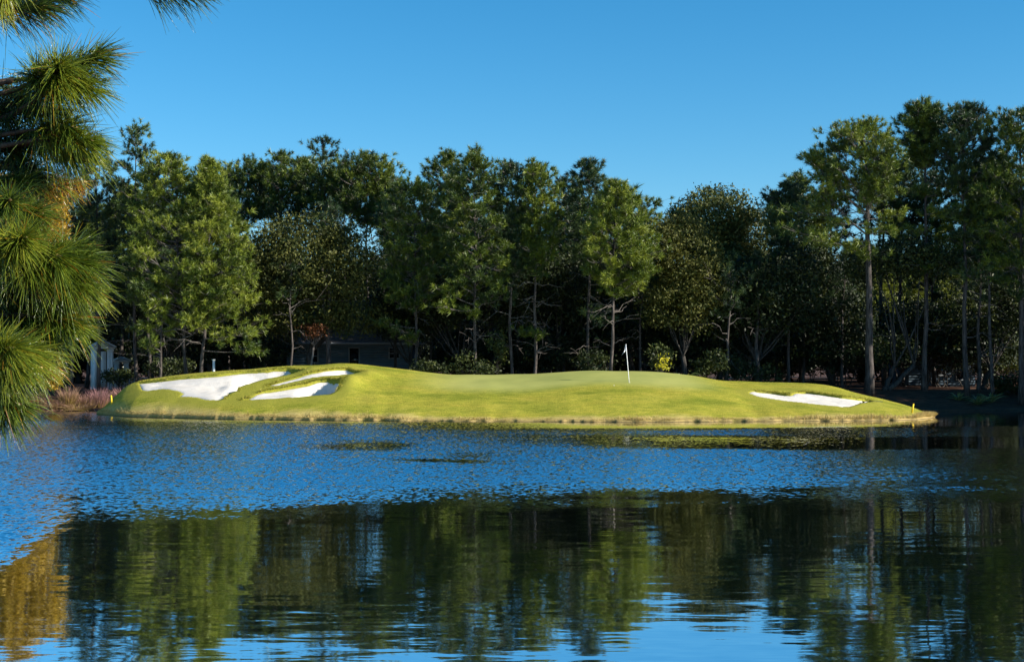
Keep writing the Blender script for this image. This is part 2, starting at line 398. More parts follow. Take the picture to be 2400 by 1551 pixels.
ny_, nx_ = GX.shape
kk = np.arange(ny_ * nx_).reshape(ny_, nx_)
Q = np.stack([kk[:-1, :-1], kk[:-1, 1:], kk[1:, 1:], kk[1:, :-1]], -1).reshape(-1, 4)
gf = (grassy[:-1, :-1] & grassy[1:, 1:] & grassy[:-1, 1:] & grassy[1:, :-1]).ravel()
allV = np.stack([GX, GY, Z], -1).reshape(-1, 3)
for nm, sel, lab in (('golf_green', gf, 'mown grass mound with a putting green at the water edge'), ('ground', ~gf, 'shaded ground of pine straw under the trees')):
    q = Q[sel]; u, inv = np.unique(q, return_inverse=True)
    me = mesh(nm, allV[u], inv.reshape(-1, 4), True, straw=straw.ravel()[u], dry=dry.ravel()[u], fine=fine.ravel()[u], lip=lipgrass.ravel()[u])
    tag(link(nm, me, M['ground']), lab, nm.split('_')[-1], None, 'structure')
sl_ = ['large sprawling white sand bunker at the left end of the green', 'narrow sliver of white sand on the left mound between two grass fingers', 'wedge of white sand nearest the water on the left mound', 'long thin white sand bunker on the right end of the green']
for me, l in zip(sand_objs, sl_):
    tag(link('sand_bunker', me, M['sand']), l, 'bunker', 'sand bunkers', 'structure')

# ------------------------------------------------------------------ water
wx = np.arange(-60, 60.1, .5); wy = np.arange(6, 100.1, .5)
wx = np.concatenate([np.arange(-400, -60, 20), wx, np.arange(80, 401, 20)])
WX, WY = np.meshgrid(wx, wy)
nb = 5.0 * (vnoise(WX * .14, WY * .12, 41) - .5) + 2.6 * (vnoise(WX * .28, WY * .9, 42) - .5) + 1.5 * (vnoise(WX * .7, WY * 1.0, 43) - .5)
edge = 30.5 + .02 * WX + nb - 10 * sstep(-9.4, -11.2, WX * 30 / np.maximum(WY, 10))
rip = sstep(-2.6, 6.5, WY - edge)
def patch(x, y, rx, ry, rot=0, soft=.5):
    c, s = math.cos(rot), math.sin(rot); dx, dy = WX - x, WY - y
    q = np.sqrt(((dx * c + dy * s) / rx) ** 2 + ((-dx * s + dy * c) / ry) ** 2) + .5 * (vnoise(WX * .9, WY * .5, 44) - .5)
    return 1 - sstep(1 - soft, 1 + soft, q)
calm = np.maximum(patch(-5.4, 52.5, 1.7, 3.0, 0, .7) * .6, patch(-2.3, 44.5, 1.6, .9, -.35, .7) * .7)
calm = np.maximum(calm, patch(-1.5, 47, .9, 2.0) * .4)
wig = 2.2 * (vnoise(WX * .15, WY * .1, 45) - .5)
band = sstep(48.5, 51.5, WY + wig) * (1 - sstep(58, 62, WY + wig)) * sstep(-4, 9, WX + wig)
near_sh = sstep(64, 69, WY + wig * 1.5) * sstep(-7, 5, WX)
near_l = sstep(71, 77, WY + wig) * (1 - sstep(-5, 3, WX)) * .55
right = sstep(6.5, 15, WX + wig * 1.6 - .06 * (WY - 40)) * .72
calm = np.clip(np.maximum.reduce([calm, band * .93, near_sh * .95, near_l, right]), 0, 1)
rip = rip * (1 - calm)
rip = np.clip(rip * (.72 + .36 * vnoise(WX * .16, WY * .12, 46) + .22 * vnoise(WX * .35, WY * .8, 47)), 0, 1)
k = np.arange(WX.size).reshape(WX.shape)
Qw = np.stack([k[:-1, :-1], k[:-1, 1:], k[1:, 1:], k[1:, :-1]], -1).reshape(-1, 4)
me = mesh('water', np.stack([WX, WY, 0 * WX], -1).reshape(-1, 3), Qw, True, ripple=rip.ravel())
m, nt, out = newmat('pond_water')
def waves(scale, sx, sy, amp_x, amp_y, det, tilt=0.0):
    v = coords(nt, (sx, sy, 1)); n = noise(nt, scale, det, v, .5)
    s = N(nt, 'ShaderNodeVectorMath', operation='SUBTRACT'); nt.links.new(n.outputs['Color'], s.inputs[0]); s.inputs[1].default_value = (.5, .5, .5)
    mu = N(nt, 'ShaderNodeVectorMath', operation='MULTIPLY'); nt.links.new(s.outputs[0], mu.inputs[0]); mu.inputs[1].default_value = (amp_x, amp_y, 0)
    ad = N(nt, 'ShaderNodeVectorMath', operation='ADD'); nt.links.new(mu.outputs[0], ad.inputs[0]); ad.inputs[1].default_value = (0, tilt, 0)
    return ad.outputs[0]
rip_n = waves(9.0, 1, .65, .75, .95, 3.5, -.142)
calm_n = waves(1.0, .65, 2.8, .018, .034, 2.0)
calm_f = waves(1.0, 2.4, 10.0, .014, .034, 1.5)
ra = attr(nt, 'ripple')
sc1 = N(nt, 'ShaderNodeVectorMath', operation='SCALE'); nt.links.new(rip_n, sc1.inputs[0]); nt.links.new(ra, sc1.inputs['Scale'])
a1 = N(nt, 'ShaderNodeVectorMath', operation='ADD'); nt.links.new(calm_n, a1.inputs[0]); nt.links.new(calm_f, a1.inputs[1])
a2 = N(nt, 'ShaderNodeVectorMath', operation='ADD'); nt.links.new(a1.outputs[0], a2.inputs[0]); nt.links.new(sc1.outputs[0], a2.inputs[1])
a3 = N(nt, 'ShaderNodeVectorMath', operation='ADD'); nt.links.new(a2.outputs[0], a3.inputs[0]); a3.inputs[1].default_value = (0, 0, 1)
nn = N(nt, 'ShaderNodeVectorMath', operation='NORMALIZE'); nt.links.new(a3.outputs[0], nn.inputs[0])
gl = N(nt, 'ShaderNodeBsdfGlossy'); gl.inputs['Roughness'].default_value = .03; nt.links.new(nn.outputs[0], gl.inputs['Normal'])
gl.inputs['Color'].default_value = (.96, .98, 1, 1)
df = N(nt, 'ShaderNodeBsdfDiffuse'); df.inputs[0].default_value = (.006, .012, .012, 1)
lw = N(nt, 'ShaderNodeLayerWeight'); nt.links.new(nn.outputs[0], lw.inputs['Normal']); lw.inputs['Blend'].default_value = .5
mr = N(nt, 'ShaderNodeMapRange'); nt.links.new(lw.outputs['Facing'], mr.inputs[0]); mr.inputs[1].default_value = .15; mr.inputs[2].default_value = .95; mr.inputs[3].default_value = .8; mr.inputs[4].default_value = .98
mx = N(nt, 'ShaderNodeMixShader'); nt.links.new(mr.outputs[0], mx.inputs[0]); nt.links.new(df.outputs[0], mx.inputs[1]); nt.links.new(gl.outputs[0], mx.inputs[2])
nt.links.new(mx.outputs[0], out.inputs[0]); M['water'] = m
tag(link('water', me, m), 'blue pond with wind ripples and a calm mirror band', 'water', None, 'structure')

# ------------------------------------------------------------------ foliage builders
def tri_tufts(C, D, size, k, tint, width=.056, spread=.85):
    """needle pompoms: C centres, D shoot directions, size lengths"""
    n = len(C)
    d = unit(D[:, None] * 1.0 + spread * unit(rng.normal(size=(n, k, 3))) * 1.25)
    L = size[:, None] * rng.uniform(.65, 1.05, (n, k))
    base = C[:, None] + D[:, None] * rng.uniform(-.55, .15, (n, k, 1)) * size[:, None, None]
    w = unit(np.cross(d, rng.normal(size=(n, k, 3)))) * (size[:, None] * width * rng.uniform(.6, 1.3, (n, k)))[..., None]
    tip = base + d * L[..., None]; tip[..., 2] -= .10 * L
    V = np.stack([base + w, tip, base - w], 2).reshape(-1, 3)
    F = np.arange(n * k * 3).reshape(-1, 3)
    t = np.repeat(np.clip(tint[:, None] + rng.normal(0, .1, (n, k)), 0, 1).ravel(), 3)
    return V, F, t

def leaf_quads(C, size, tint, upbias=.3):
    n = len(C)
    nrm = unit(rng.normal(size=(n, 3)) + np.array([0, 0, upbias]))
    a = unit(np.cross(nrm, rng.normal(size=(n, 3)))); b = np.cross(nrm, a)
    s = size * rng.uniform(.6, 1.25, (n, 1))
    V = np.stack([C - a * s, C + b * s * .45 + nrm * s * .1, C + a * s, C - b * s * .45 + nrm * s * .1], 1).reshape(-1, 3)
    return V, np.arange(n * 4).reshape(-1, 4), np.repeat(np.clip(tint, 0, 1), 4)

def curve(p0, p1, sag, n=6, wob=0.0):
    s = np.linspace(0, 1, n)[:, None]
    P = p0 + (p1 - p0) * s; P[:, 2] += (sag * np.sin(s * math.pi))[:, 0]
    if wob: P[1:-1] += rng.normal(0, wob, (n - 2, 3))
    return P

def pine(label, D, base_px, rows, top_px=None, nbr=40, pad=.55, npom=11, puff=.32, k=22, mat='needle', tint=.5, r0=.125, dead=10, seed=0, lift=.35, fill=.55, group='pines along the far bank', name='pine_tree', barkm='bark', lower=(), flat=.45, deadlo=.18):
    global rng
    rng = np.random.default_rng(1000 + seed)
    rows = sorted(rows); nbr = int(nbr * .9); npom = npom * 1.55; pad = pad * .76
    top_px = rows[0][1] * .5 + rows[0][2] * .5 if top_px is None else top_px
    b = at(base_px, 860, D); b[2] = float(H(b[0], D)) - .1
    t = at(top_px, rows[0][0], D)
    root = empty(name, b)
    tag(root, label, 'pine' if name == 'pine_tree' else 'tree', group)
    hgt = t[2] - b[2]
    # trunk path (local)
    s = np.linspace(0, 1, 14)
    tp = np.stack([s * (t[0] - b[0]), 0 * s, s * hgt], 1)
    wob = np.cumsum(rng.normal(0, .05, (14, 2)), 0); wob -= wob[-1] * s[:, None]; tp[:, :2] += wob
    tr = r0 * (1 - .88 * s ** 1.2) * (1 + .35 * np.exp(-s * 30))
    mbt = MB(); mbt.tube(tp, tr, 9); mbt.build('trunk', M[barkm], root, True)
    ax = lambda z: np.array([np.interp(z, tp[:, 2], tp[:, 0]), np.interp(z, tp[:, 2], tp[:, 1])])
    zr = np.array([at(0, y, D)[2] - b[2] for y, _, _ in rows])
    xl = np.array([at(l, 860, D)[0] - b[0] for _, l, _ in rows]); xr = np.array([at(r, 860, D)[0] - b[0] for _, _, r in rows])
    o = np.argsort(zr); zr, xl, xr = zr[o], xl[o], xr[o]
    z0, z1 = zr[0], zr[-1]
    limbs = MB(); C = []; Dd = []; Tt = []
    def branch(tip, npm, padr, rb, zroot):
        p0 = np.array([*ax(zroot), zroot])
        P = curve(p0, tip, -.06 * np.linalg.norm(tip - p0), 6, .04)
        limbs.tube(P, np.linspace(rb, rb * .3, 6), 4, cap=False)
        out = unit((tip - p0))
        L = np.linalg.norm(tip - p0)
        btint = tint + rng.normal(0, .17)
        for j in range(npm):
            q = rng.uniform(0, 1) ** .6
            sfr = 1 - (1 - q) * min(.75, 1.7 * padr / max(L, .3))
            c0 = P[0] + (P[-1] - P[0]) * sfr; c0[2] = np.interp(sfr, np.linspace(0, 1, 6), P[:, 2])
            off = rng.normal(0, 1, 3) * np.array([padr, padr, padr * flat]) * (.5 + .5 * sfr)
            c = c0 + off; c[2] += .12
            sd = unit(out * .5 + unit(off) * .55 + np.array([0, 0, .6]) + rng.normal(0, .2, 3))
            C.append(c); Dd.append(sd); Tt.append(btint)
            if j % 2 == 0:
                pb = P[int(min(5, max(1, round(sfr * 5 - 1))))]
                limbs.tube(np.stack([pb, (pb + c) / 2 + [0, 0, -.06], c]), [rb * .28, rb * .22, .006], 3, cap=False)
    az = rng.uniform(0, 6.28)
    for i in range(nbr):
        f = (i + rng.uniform(0, 1)) / nbr
        z = z0 + (z1 - z0) * f ** .9
        az += 2.4 + rng.normal(0, .35)
        ca, sa = math.cos(az), math.sin(az)
        a = ax(z); l = max(.05, a[0] - np.interp(z, zr, xl)); r = max(.05, np.interp(z, zr, xr) - a[0])
        ex = r if ca > 0 else l
        ey = .42 * (l + r)
        u = rng.uniform(fill, 1.0)
        tip = np.array([a[0] + ca * ex * u, a[1] + sa * ey * u, z])
        Lh = math.hypot(ca * ex * u, sa * ey * u)
        zroot = max(.3 * hgt if z > .4 * hgt else z * .8, z - lift * Lh - .25)
        npm = max(3, int(npom * (.45 + .4 * Lh)))
        branch(tip, npm, min(pad, .25 + .35 * Lh), .016 + .014 * Lh, min(zroot, hgt * .97))
    for (px, py, rad_px) in lower:      # single low boughs read off the photograph
        tpn = at(px, py, D) - b; tpn[1] = rng.uniform(-1.2, .4)
        branch(tpn, int(26 * (rad_px / 45) ** 1.5) + 6, rad_px / FPX * D * .55, .04, max(.6, tpn[2] - rng.uniform(0, .8)))
    for j in range(6):                  # leader
        C.append(np.array([*ax(hgt), hgt]) + rng.normal(0, .14, 3) - [0, 0, .1 * j]); Dd.append(unit(np.array([0, 0, 1]) + rng.normal(0, .4, 3))); Tt.append(tint)
    for j in range(dead):               # bare dead limbs
        z = rng.uniform(deadlo * hgt, z0 + .35 * (z1 - z0)); a = ax(z); an = rng.uniform(0, 6.28); L = rng.uniform(.6, 2.4)
        p0 = np.array([*a, z]); p1 = p0 + np.array([math.cos(an) * L, math.sin(an) * L, rng.uniform(-.35, .5) * L])
        P = curve(p0, p1, rng.uniform(-.1, .2) * L, 5, .05 * L)
        limbs.tube(P, np.linspace(.028, .007, 5), 4, cap=False, tint=.9)
        for q in range(2):
            a_ = P[2 + q]; e_ = a_ + unit(p1 - p0) * L * .3 + rng.normal(0, .2 * L, 3)
            limbs.tube(np.stack([a_, (a_ + e_) / 2 + rng.normal(0, .03, 3), e_]), [.012, .009, .005], 3, cap=False)
    tag(limbs.build('limbs', M['bark_pale' if barkm == 'bark' else barkm], root), kind='stuff')
    C = np.array(C); Dd = np.array(Dd); Tt = np.array(Tt)
    V, F, ti = tri_tufts(C, Dd, 1.25 * puff * rng.uniform(.75, 1.2, len(C)), int(k * 1.7), Tt + rng.normal(0, .1, len(C)))
    link('crown', mesh('crown', V, F, False, tint=ti), M[mat], root)
    return root

def oak(label, D, base_px, ells, nleaf=12000, mat='leaf', size=.10, r0=.22, seed=0, fork=.3, stems=1, cat='tree', name='oak_tree', group='broadleaf trees on the far bank', tint=.5, clump=.42, per=42, barkm='bark_dark', shell=.5, base_z=None, limbn=13):
    global rng
    rng = np.random.default_rng(3000 + seed)
    b = at(base_px, 860, D); b[2] = float(H(b[0], D)) - .1 if base_z is None else base_z
    root = empty(name, b); tag(root, label, cat, group)
    E = []
    for (px, py, rx, ry, dy) in ells:
        c = at(px, py, D) - b; c[1] += dy
        E.append((c, np.array([rx, .5 * (rx + ry), ry]) * D / FPX))
    vol = np.array([e[1].prod() for e in E]); vol = vol ** .75; vol /= vol.sum()
    nc = max(4, nleaf // per)
    which = rng.choice(len(E), nc, p=vol)
    cc = np.array([e[0] for e in E])[which]; rr = np.array([e[1] for e in E])[which]
    d = unit(rng.normal(size=(nc, 3)))
    rad = rng.uniform(shell ** 3, 1, (nc, 1)) ** (1 / 3)
    cl = cc + d * rr * rad
    cl = cl[cl[:, 2] > .25]
    nc = len(cl)
    ct = tint + rng.normal(0, .16, nc)
    sg = clump * rng.uniform(.6, 1.3, (nc, 1, 1)) * np.array([1, 1, .7])
    P = (cl[:, None] + np.clip(rng.normal(size=(nc, per, 3)), -1.9, 1.9) * sg).reshape(-1, 3)
    V, F, ti = leaf_quads(P, size * 1.5, np.repeat(ct, per) + rng.normal(0, .14, nc * per))
    # wood
    zt = np.mean([e[0][2] for e in E])
    tr = MB(); lb = MB(); heads = []
    zmin = min(e[0][2] - e[1][2] for e in E)
    for sidx in range(stems):
        f = fork * zt if stems == 1 else fork * zt * rng.uniform(.8, 1.3)
        cx = np.mean([e[0][0] for e in E]) if stems == 1 else E[sidx % len(E)][0][0]
        top = np.array([cx * .6, rng.normal(0, .2), max(f, .3)])
        p0 = np.array([rng.normal(0, .12) * (stems > 1), rng.normal(0, .12) * (stems > 1), 0])
        Pt = curve(p0, top, 0, 6, .05 * min(1, f))
        tr.tube(Pt, r0 * np.array([1.35, 1.05, .95, .88, .82, .78]) / (stems ** .5), 9)
        heads.append(top)
    for i in range(min(limbn, nc)):
        h = heads[i % len(heads)]; e = cl[rng.integers(nc)]
        mid = (h + e) / 2 + rng.normal(0, .22, 3) * np.linalg.norm(e - h) * .3; mid[2] -= .06 * np.linalg.norm(e - h)
        s = np.linspace(0, 1, 8)[:, None]
        Pl = (1 - s) ** 2 * h + 2 * s * (1 - s) * mid + s * s * e
        Pl[1:-1] += rng.normal(0, .05, (6, 3)) * min(1, np.linalg.norm(e - h) * .5)
        lb.tube(Pl, np.linspace(r0 * .42, r0 * .05, 8) * rng.uniform(.4, 1), 5, cap=False)
    tr.build('trunk', M[barkm], root, True); tag(lb.build('limbs', M[barkm], root, True), kind='stuff')
    link('crown', mesh('crown', V, F, False, tint=ti), M[mat], root)
    return root

def copy_tree(root, loc, rz, s, label, group):
    c = root.copy(); col.objects.link(c); c.location = tuple(float(v) for v in loc); c.rotation_euler = (0, 0, rz); c.scale = s
    tag(c, label, None, group)
    for ch in root.children:
        d = ch.copy(); col.objects.link(d); d.parent = c
    return c

# ------------------------------------------------------------------ pines of the left group
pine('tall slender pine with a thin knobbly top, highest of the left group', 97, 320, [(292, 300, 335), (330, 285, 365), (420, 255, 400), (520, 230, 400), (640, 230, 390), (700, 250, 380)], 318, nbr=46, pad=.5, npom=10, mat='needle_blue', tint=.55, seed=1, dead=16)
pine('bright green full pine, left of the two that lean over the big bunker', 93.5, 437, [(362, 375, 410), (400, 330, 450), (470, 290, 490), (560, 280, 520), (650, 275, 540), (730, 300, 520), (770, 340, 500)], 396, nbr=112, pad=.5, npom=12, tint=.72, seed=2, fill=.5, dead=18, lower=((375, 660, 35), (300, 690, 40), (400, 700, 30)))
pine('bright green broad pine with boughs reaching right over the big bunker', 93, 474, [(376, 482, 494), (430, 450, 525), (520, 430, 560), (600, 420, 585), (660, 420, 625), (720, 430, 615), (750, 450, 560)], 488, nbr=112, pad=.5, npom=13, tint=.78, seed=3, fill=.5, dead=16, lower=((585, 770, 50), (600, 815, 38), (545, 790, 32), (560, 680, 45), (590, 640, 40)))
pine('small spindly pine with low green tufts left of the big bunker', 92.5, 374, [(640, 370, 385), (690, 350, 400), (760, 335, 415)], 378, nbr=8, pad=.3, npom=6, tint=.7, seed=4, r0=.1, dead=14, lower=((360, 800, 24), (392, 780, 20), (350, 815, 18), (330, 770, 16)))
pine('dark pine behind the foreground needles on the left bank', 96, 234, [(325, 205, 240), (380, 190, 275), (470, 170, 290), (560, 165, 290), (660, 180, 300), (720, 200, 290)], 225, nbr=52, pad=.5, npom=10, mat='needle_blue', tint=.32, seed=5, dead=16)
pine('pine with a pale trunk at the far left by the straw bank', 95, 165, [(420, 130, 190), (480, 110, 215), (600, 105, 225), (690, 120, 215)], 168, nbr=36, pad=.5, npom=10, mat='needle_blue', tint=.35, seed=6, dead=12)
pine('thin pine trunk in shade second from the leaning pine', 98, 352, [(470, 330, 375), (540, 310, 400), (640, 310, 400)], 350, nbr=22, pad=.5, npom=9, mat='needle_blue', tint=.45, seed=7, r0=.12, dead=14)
# back row seen against the sky, left of centre
BG = 'tall pines standing against the sky'
pine('tall flat crowned pine at the left end of the back row', 119, 575, [(370, 550, 610), (385, 522, 640), (460, 520, 650), (515, 540, 635)], 580, nbr=34, pad=.8, npom=12, puff=.36, tint=.42, seed=10, fill=.35, lift=.8, dead=22, deadlo=.55, group=BG, flat=.32, k=20)
pine('rounded tall pine second in the back row behind the round oak', 118, 655, [(356, 640, 700), (380, 600, 735), (460, 595, 745), (518, 615, 730)], 662, nbr=38, pad=.8, npom=12, puff=.36, tint=.42, seed=11, fill=.35, lift=.8, dead=22, deadlo=.55, group=BG, flat=.32, k=20)
pine('thin see-through pine tip poking highest above the back row', 121, 758, [(323, 735, 775), (345, 722, 808), (385, 718, 800), (430, 725, 790), (490, 735, 800)], 757, nbr=30, pad=.5, npom=7, puff=.36, tint=.5, seed=12, fill=.4, lift=.6, dead=22, deadlo=.55, group=BG, k=18, mat='needle_blue')
pine('domed pine with a smooth round top at the right of the back row', 116, 860, [(360, 845, 880), (375, 800, 915), (410, 775, 945), (450, 775, 955), (495, 800, 945), (520, 830, 925)], 860, nbr=60, pad=.85, npom=13, puff=.36, tint=.58, seed=13, fill=.35, lift=.8, dead=10, group=BG, k=20)
pine('broad pine filling the gap left of the domed pine', 117, 762, [(392, 715, 800), (440, 695, 830), (505, 700, 835)], 760, nbr=30, pad=.8, npom=10, puff=.36, tint=.42, seed=14, fill=.35, lift=.8, dead=22, deadlo=.55, group=BG, flat=.32, k=20)
for i_, (px_, yt_, w_) in enumerate(((538, 398, 34), (622, 385, 45), (705, 372, 45), (805, 384, 48), (905, 412, 50), (938, 440, 40))):
    pine(['outermost low pine at the left end of the back row', 'pine between the first two crowns of the back row', 'pine just left of the thin high tip in the back row', 'pine just left of the domed one in the back row', 'pine on the right shoulder of the domed one', 'low pine at the right end of the back row'][i_], 122 + i_ % 3, px_,
         [(yt_, px_ - 18, px_ + 18), (yt_ + 22, px_ - w_, px_ + w_), (yt_ + 115, px_ - w_, px_ + w_)], px_, nbr=30, pad=.8, npom=11, puff=.37, tint=.42, seed=15 + i_, fill=.3, lift=.8, dead=22, deadlo=.55, group=BG, k=19, flat=.32, r0=.1)
# centre group
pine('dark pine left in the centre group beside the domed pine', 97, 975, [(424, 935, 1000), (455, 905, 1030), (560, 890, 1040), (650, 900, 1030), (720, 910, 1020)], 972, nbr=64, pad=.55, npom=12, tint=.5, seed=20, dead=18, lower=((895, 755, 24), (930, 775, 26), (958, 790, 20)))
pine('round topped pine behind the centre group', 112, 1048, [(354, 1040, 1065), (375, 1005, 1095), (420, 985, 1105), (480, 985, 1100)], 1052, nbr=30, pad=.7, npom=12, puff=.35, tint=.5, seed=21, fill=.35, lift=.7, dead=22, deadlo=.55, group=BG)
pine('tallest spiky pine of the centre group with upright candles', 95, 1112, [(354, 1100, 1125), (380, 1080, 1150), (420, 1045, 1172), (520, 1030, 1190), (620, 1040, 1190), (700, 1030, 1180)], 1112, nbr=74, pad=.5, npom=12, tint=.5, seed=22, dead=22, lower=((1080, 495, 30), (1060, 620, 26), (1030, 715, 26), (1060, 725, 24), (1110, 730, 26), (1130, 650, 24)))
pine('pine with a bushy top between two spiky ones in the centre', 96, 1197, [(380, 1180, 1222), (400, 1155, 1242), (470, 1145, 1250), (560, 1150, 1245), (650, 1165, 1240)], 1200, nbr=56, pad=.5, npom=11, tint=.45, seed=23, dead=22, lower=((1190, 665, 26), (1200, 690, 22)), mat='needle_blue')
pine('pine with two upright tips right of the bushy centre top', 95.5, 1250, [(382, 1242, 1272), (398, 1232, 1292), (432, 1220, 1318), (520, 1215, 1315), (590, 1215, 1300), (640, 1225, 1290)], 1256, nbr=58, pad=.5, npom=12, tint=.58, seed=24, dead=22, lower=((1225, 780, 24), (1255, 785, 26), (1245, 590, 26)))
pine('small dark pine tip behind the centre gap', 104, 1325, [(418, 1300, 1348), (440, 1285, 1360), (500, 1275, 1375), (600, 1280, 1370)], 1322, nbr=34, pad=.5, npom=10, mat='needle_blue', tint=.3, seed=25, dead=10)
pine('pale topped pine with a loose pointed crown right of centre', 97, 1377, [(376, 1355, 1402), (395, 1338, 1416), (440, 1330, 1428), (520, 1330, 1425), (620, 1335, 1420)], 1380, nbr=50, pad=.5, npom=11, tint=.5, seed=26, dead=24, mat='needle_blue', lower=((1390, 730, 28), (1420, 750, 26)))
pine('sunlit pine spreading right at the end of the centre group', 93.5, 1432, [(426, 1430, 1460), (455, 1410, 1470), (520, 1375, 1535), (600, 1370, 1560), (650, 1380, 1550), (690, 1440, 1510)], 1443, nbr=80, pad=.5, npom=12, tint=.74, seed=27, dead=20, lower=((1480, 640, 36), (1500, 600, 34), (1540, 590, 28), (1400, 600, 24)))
pine('low rounded pine peeping over between the centre group and the olive oak', 109, 1500, [(462, 1475, 1535), (480, 1455, 1562), (540, 1450, 1570), (600, 1465, 1540)], 1500, nbr=30, pad=.6, npom=11, tint=.5, seed=28, fill=.35, dead=6, group=BG)
# right group
pine('great flat topped pine with a thick trunk above the right bunker', 95, 2035, [(282, 1990, 2075), (300, 1950, 2115), (350, 1895, 2125), (400, 1875, 2120), (440, 1860, 2100), (480, 1870, 1960)], 2025, nbr=52, pad=.75, npom=14, puff=.34, tint=.6, seed=40, r0=.29, fill=.45, lift=.95, dead=8, group='tall pines at the right', lower=((1830, 490, 45), (1850, 540, 40), (1900, 560, 50), (1960, 575, 45), (2070, 540, 40), (2090, 455, 35), (1950, 520, 35), (2040, 590, 40), (2110, 500, 35)), flat=.3)
pine('tall round headed pine just right of the great flat topped pine', 97, 2165, [(243, 2138, 2195), (262, 2108, 2220), (330, 2110, 2225), (385, 2130, 2215)], 2160, lower=((2140, 450, 34), (2195, 500, 40), (2120, 540, 40), (2205, 590, 40), (2150, 630, 42), (2215, 450, 34)), flat=.32, nbr=62, pad=.6, npom=12, puff=.34, tint=.5, seed=41, r0=.18, fill=.35, lift=.7, dead=6, group='tall pines at the right')
pine('tall loose crowned pine with visible limbs near the right edge', 96, 2262, [(247, 2230, 2288), (268, 2205, 2335), (330, 2195, 2345), (400, 2200, 2335), (440, 2215, 2310)], 2258, lower=((2230, 500, 42), (2305, 510, 42), (2260, 550, 46), (2210, 610, 42), (2315, 590, 42), (2270, 640, 40)), flat=.32, nbr=60, pad=.65, npom=11, puff=.34, tint=.48, seed=42, r0=.18, fill=.4, lift=.9, dead=7, group='tall pines at the right', mat='needle_blue')
pine('tall dense pine cut by the right edge of the picture', 94, 2395, [(255, 2360, 2430), (280, 2328, 2460), (360, 2312, 2480), (460, 2300, 2480), (560, 2290, 2480), (650, 2300, 2480)], 2392, nbr=76, pad=.6, npom=12, puff=.34, tint=.52, seed=43, r0=.2, fill=.4, lift=.7, dead=7, group='tall pines at the right', lower=((2330, 620, 36), (2370, 650, 40), (2390, 690, 40), (2300, 540, 34)))
pine('leaning dark pine trunk low down near the right edge', 95.5, 2325, [(420, 2290, 2340), (480, 2270, 2360), (580, 2265, 2350)], 2310, nbr=26, pad=.55, npom=10, tint=.45, seed=44, dead=6, group='tall pines at the right')
pine('slim pine shouldering in front of the oaks left of the great flat topped pine', 101, 1850, [(430, 1835, 1865), (455, 1800, 1880), (520, 1790, 1890), (600, 1800, 1880)], 1848, nbr=36, pad=.6, npom=11, tint=.4, seed=45, dead=10, mat='needle_blue', group='tall pines at the right')
pine('hunched pine behind the left edge of the right group', 112, 1820, [(455, 1810, 1840), (480, 1785, 1850), (560, 1780, 1850)], 1822, nbr=24, pad=.7, npom=11, puff=.36, tint=.55, seed=46, dead=4, group='tall pines at the right')

# ------------------------------------------------------------------ broadleaf trees
oak('broad round live oak with speckled leaves between the left and centre pines', 99, 735, [(720, 612, 140, 112, 0), (640, 630, 75, 95, -1), (815, 615, 75, 92, -1), (725, 560, 95, 50, 0), (740, 730, 110, 50, 0), (610, 720, 50, 60, 0), (820, 745, 90, 42, 0), (680, 755, 80, 36, 0)], 44000, 'leaf_olive', .08, .3, seed=60, tint=.58, fork=.35)
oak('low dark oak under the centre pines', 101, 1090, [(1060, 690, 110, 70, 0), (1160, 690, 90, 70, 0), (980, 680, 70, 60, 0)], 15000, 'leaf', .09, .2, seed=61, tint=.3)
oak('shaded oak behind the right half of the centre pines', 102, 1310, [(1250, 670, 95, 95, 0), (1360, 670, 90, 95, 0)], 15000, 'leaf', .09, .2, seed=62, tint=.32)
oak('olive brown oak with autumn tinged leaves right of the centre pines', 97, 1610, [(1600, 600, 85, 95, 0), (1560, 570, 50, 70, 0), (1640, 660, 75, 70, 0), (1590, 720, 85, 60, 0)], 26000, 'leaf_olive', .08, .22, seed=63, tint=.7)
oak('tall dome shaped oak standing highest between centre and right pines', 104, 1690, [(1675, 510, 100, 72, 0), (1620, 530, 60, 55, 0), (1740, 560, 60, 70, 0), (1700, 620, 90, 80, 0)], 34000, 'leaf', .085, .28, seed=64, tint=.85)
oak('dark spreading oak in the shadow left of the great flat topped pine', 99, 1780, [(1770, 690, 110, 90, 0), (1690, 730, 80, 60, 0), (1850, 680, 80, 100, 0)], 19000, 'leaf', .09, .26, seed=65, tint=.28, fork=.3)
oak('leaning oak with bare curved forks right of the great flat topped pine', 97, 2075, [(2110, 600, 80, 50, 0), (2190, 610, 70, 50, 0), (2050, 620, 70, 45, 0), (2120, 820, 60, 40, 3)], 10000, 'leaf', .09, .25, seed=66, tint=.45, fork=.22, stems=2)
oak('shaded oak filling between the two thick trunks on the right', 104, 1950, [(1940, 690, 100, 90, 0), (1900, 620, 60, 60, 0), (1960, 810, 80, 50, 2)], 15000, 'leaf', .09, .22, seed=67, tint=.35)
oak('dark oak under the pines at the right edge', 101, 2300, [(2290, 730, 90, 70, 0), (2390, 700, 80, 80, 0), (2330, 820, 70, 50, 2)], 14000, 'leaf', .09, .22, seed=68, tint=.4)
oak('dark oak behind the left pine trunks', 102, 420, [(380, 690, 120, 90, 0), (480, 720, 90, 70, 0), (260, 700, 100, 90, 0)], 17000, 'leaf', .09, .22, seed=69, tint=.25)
oak('golden orange cypress standing behind the near pine on the left bank', 91, 60, [(55, 480, 42, 100, 0), (50, 600, 62, 110, 0), (125, 500, 26, 70, 0), (5, 580, 45, 100, 0)], 16000, 'leaf_gold', .12, .25, seed=70, tint=.5, fork=.7, cat='tree', name='cypress_tree', group='golden cypresses')
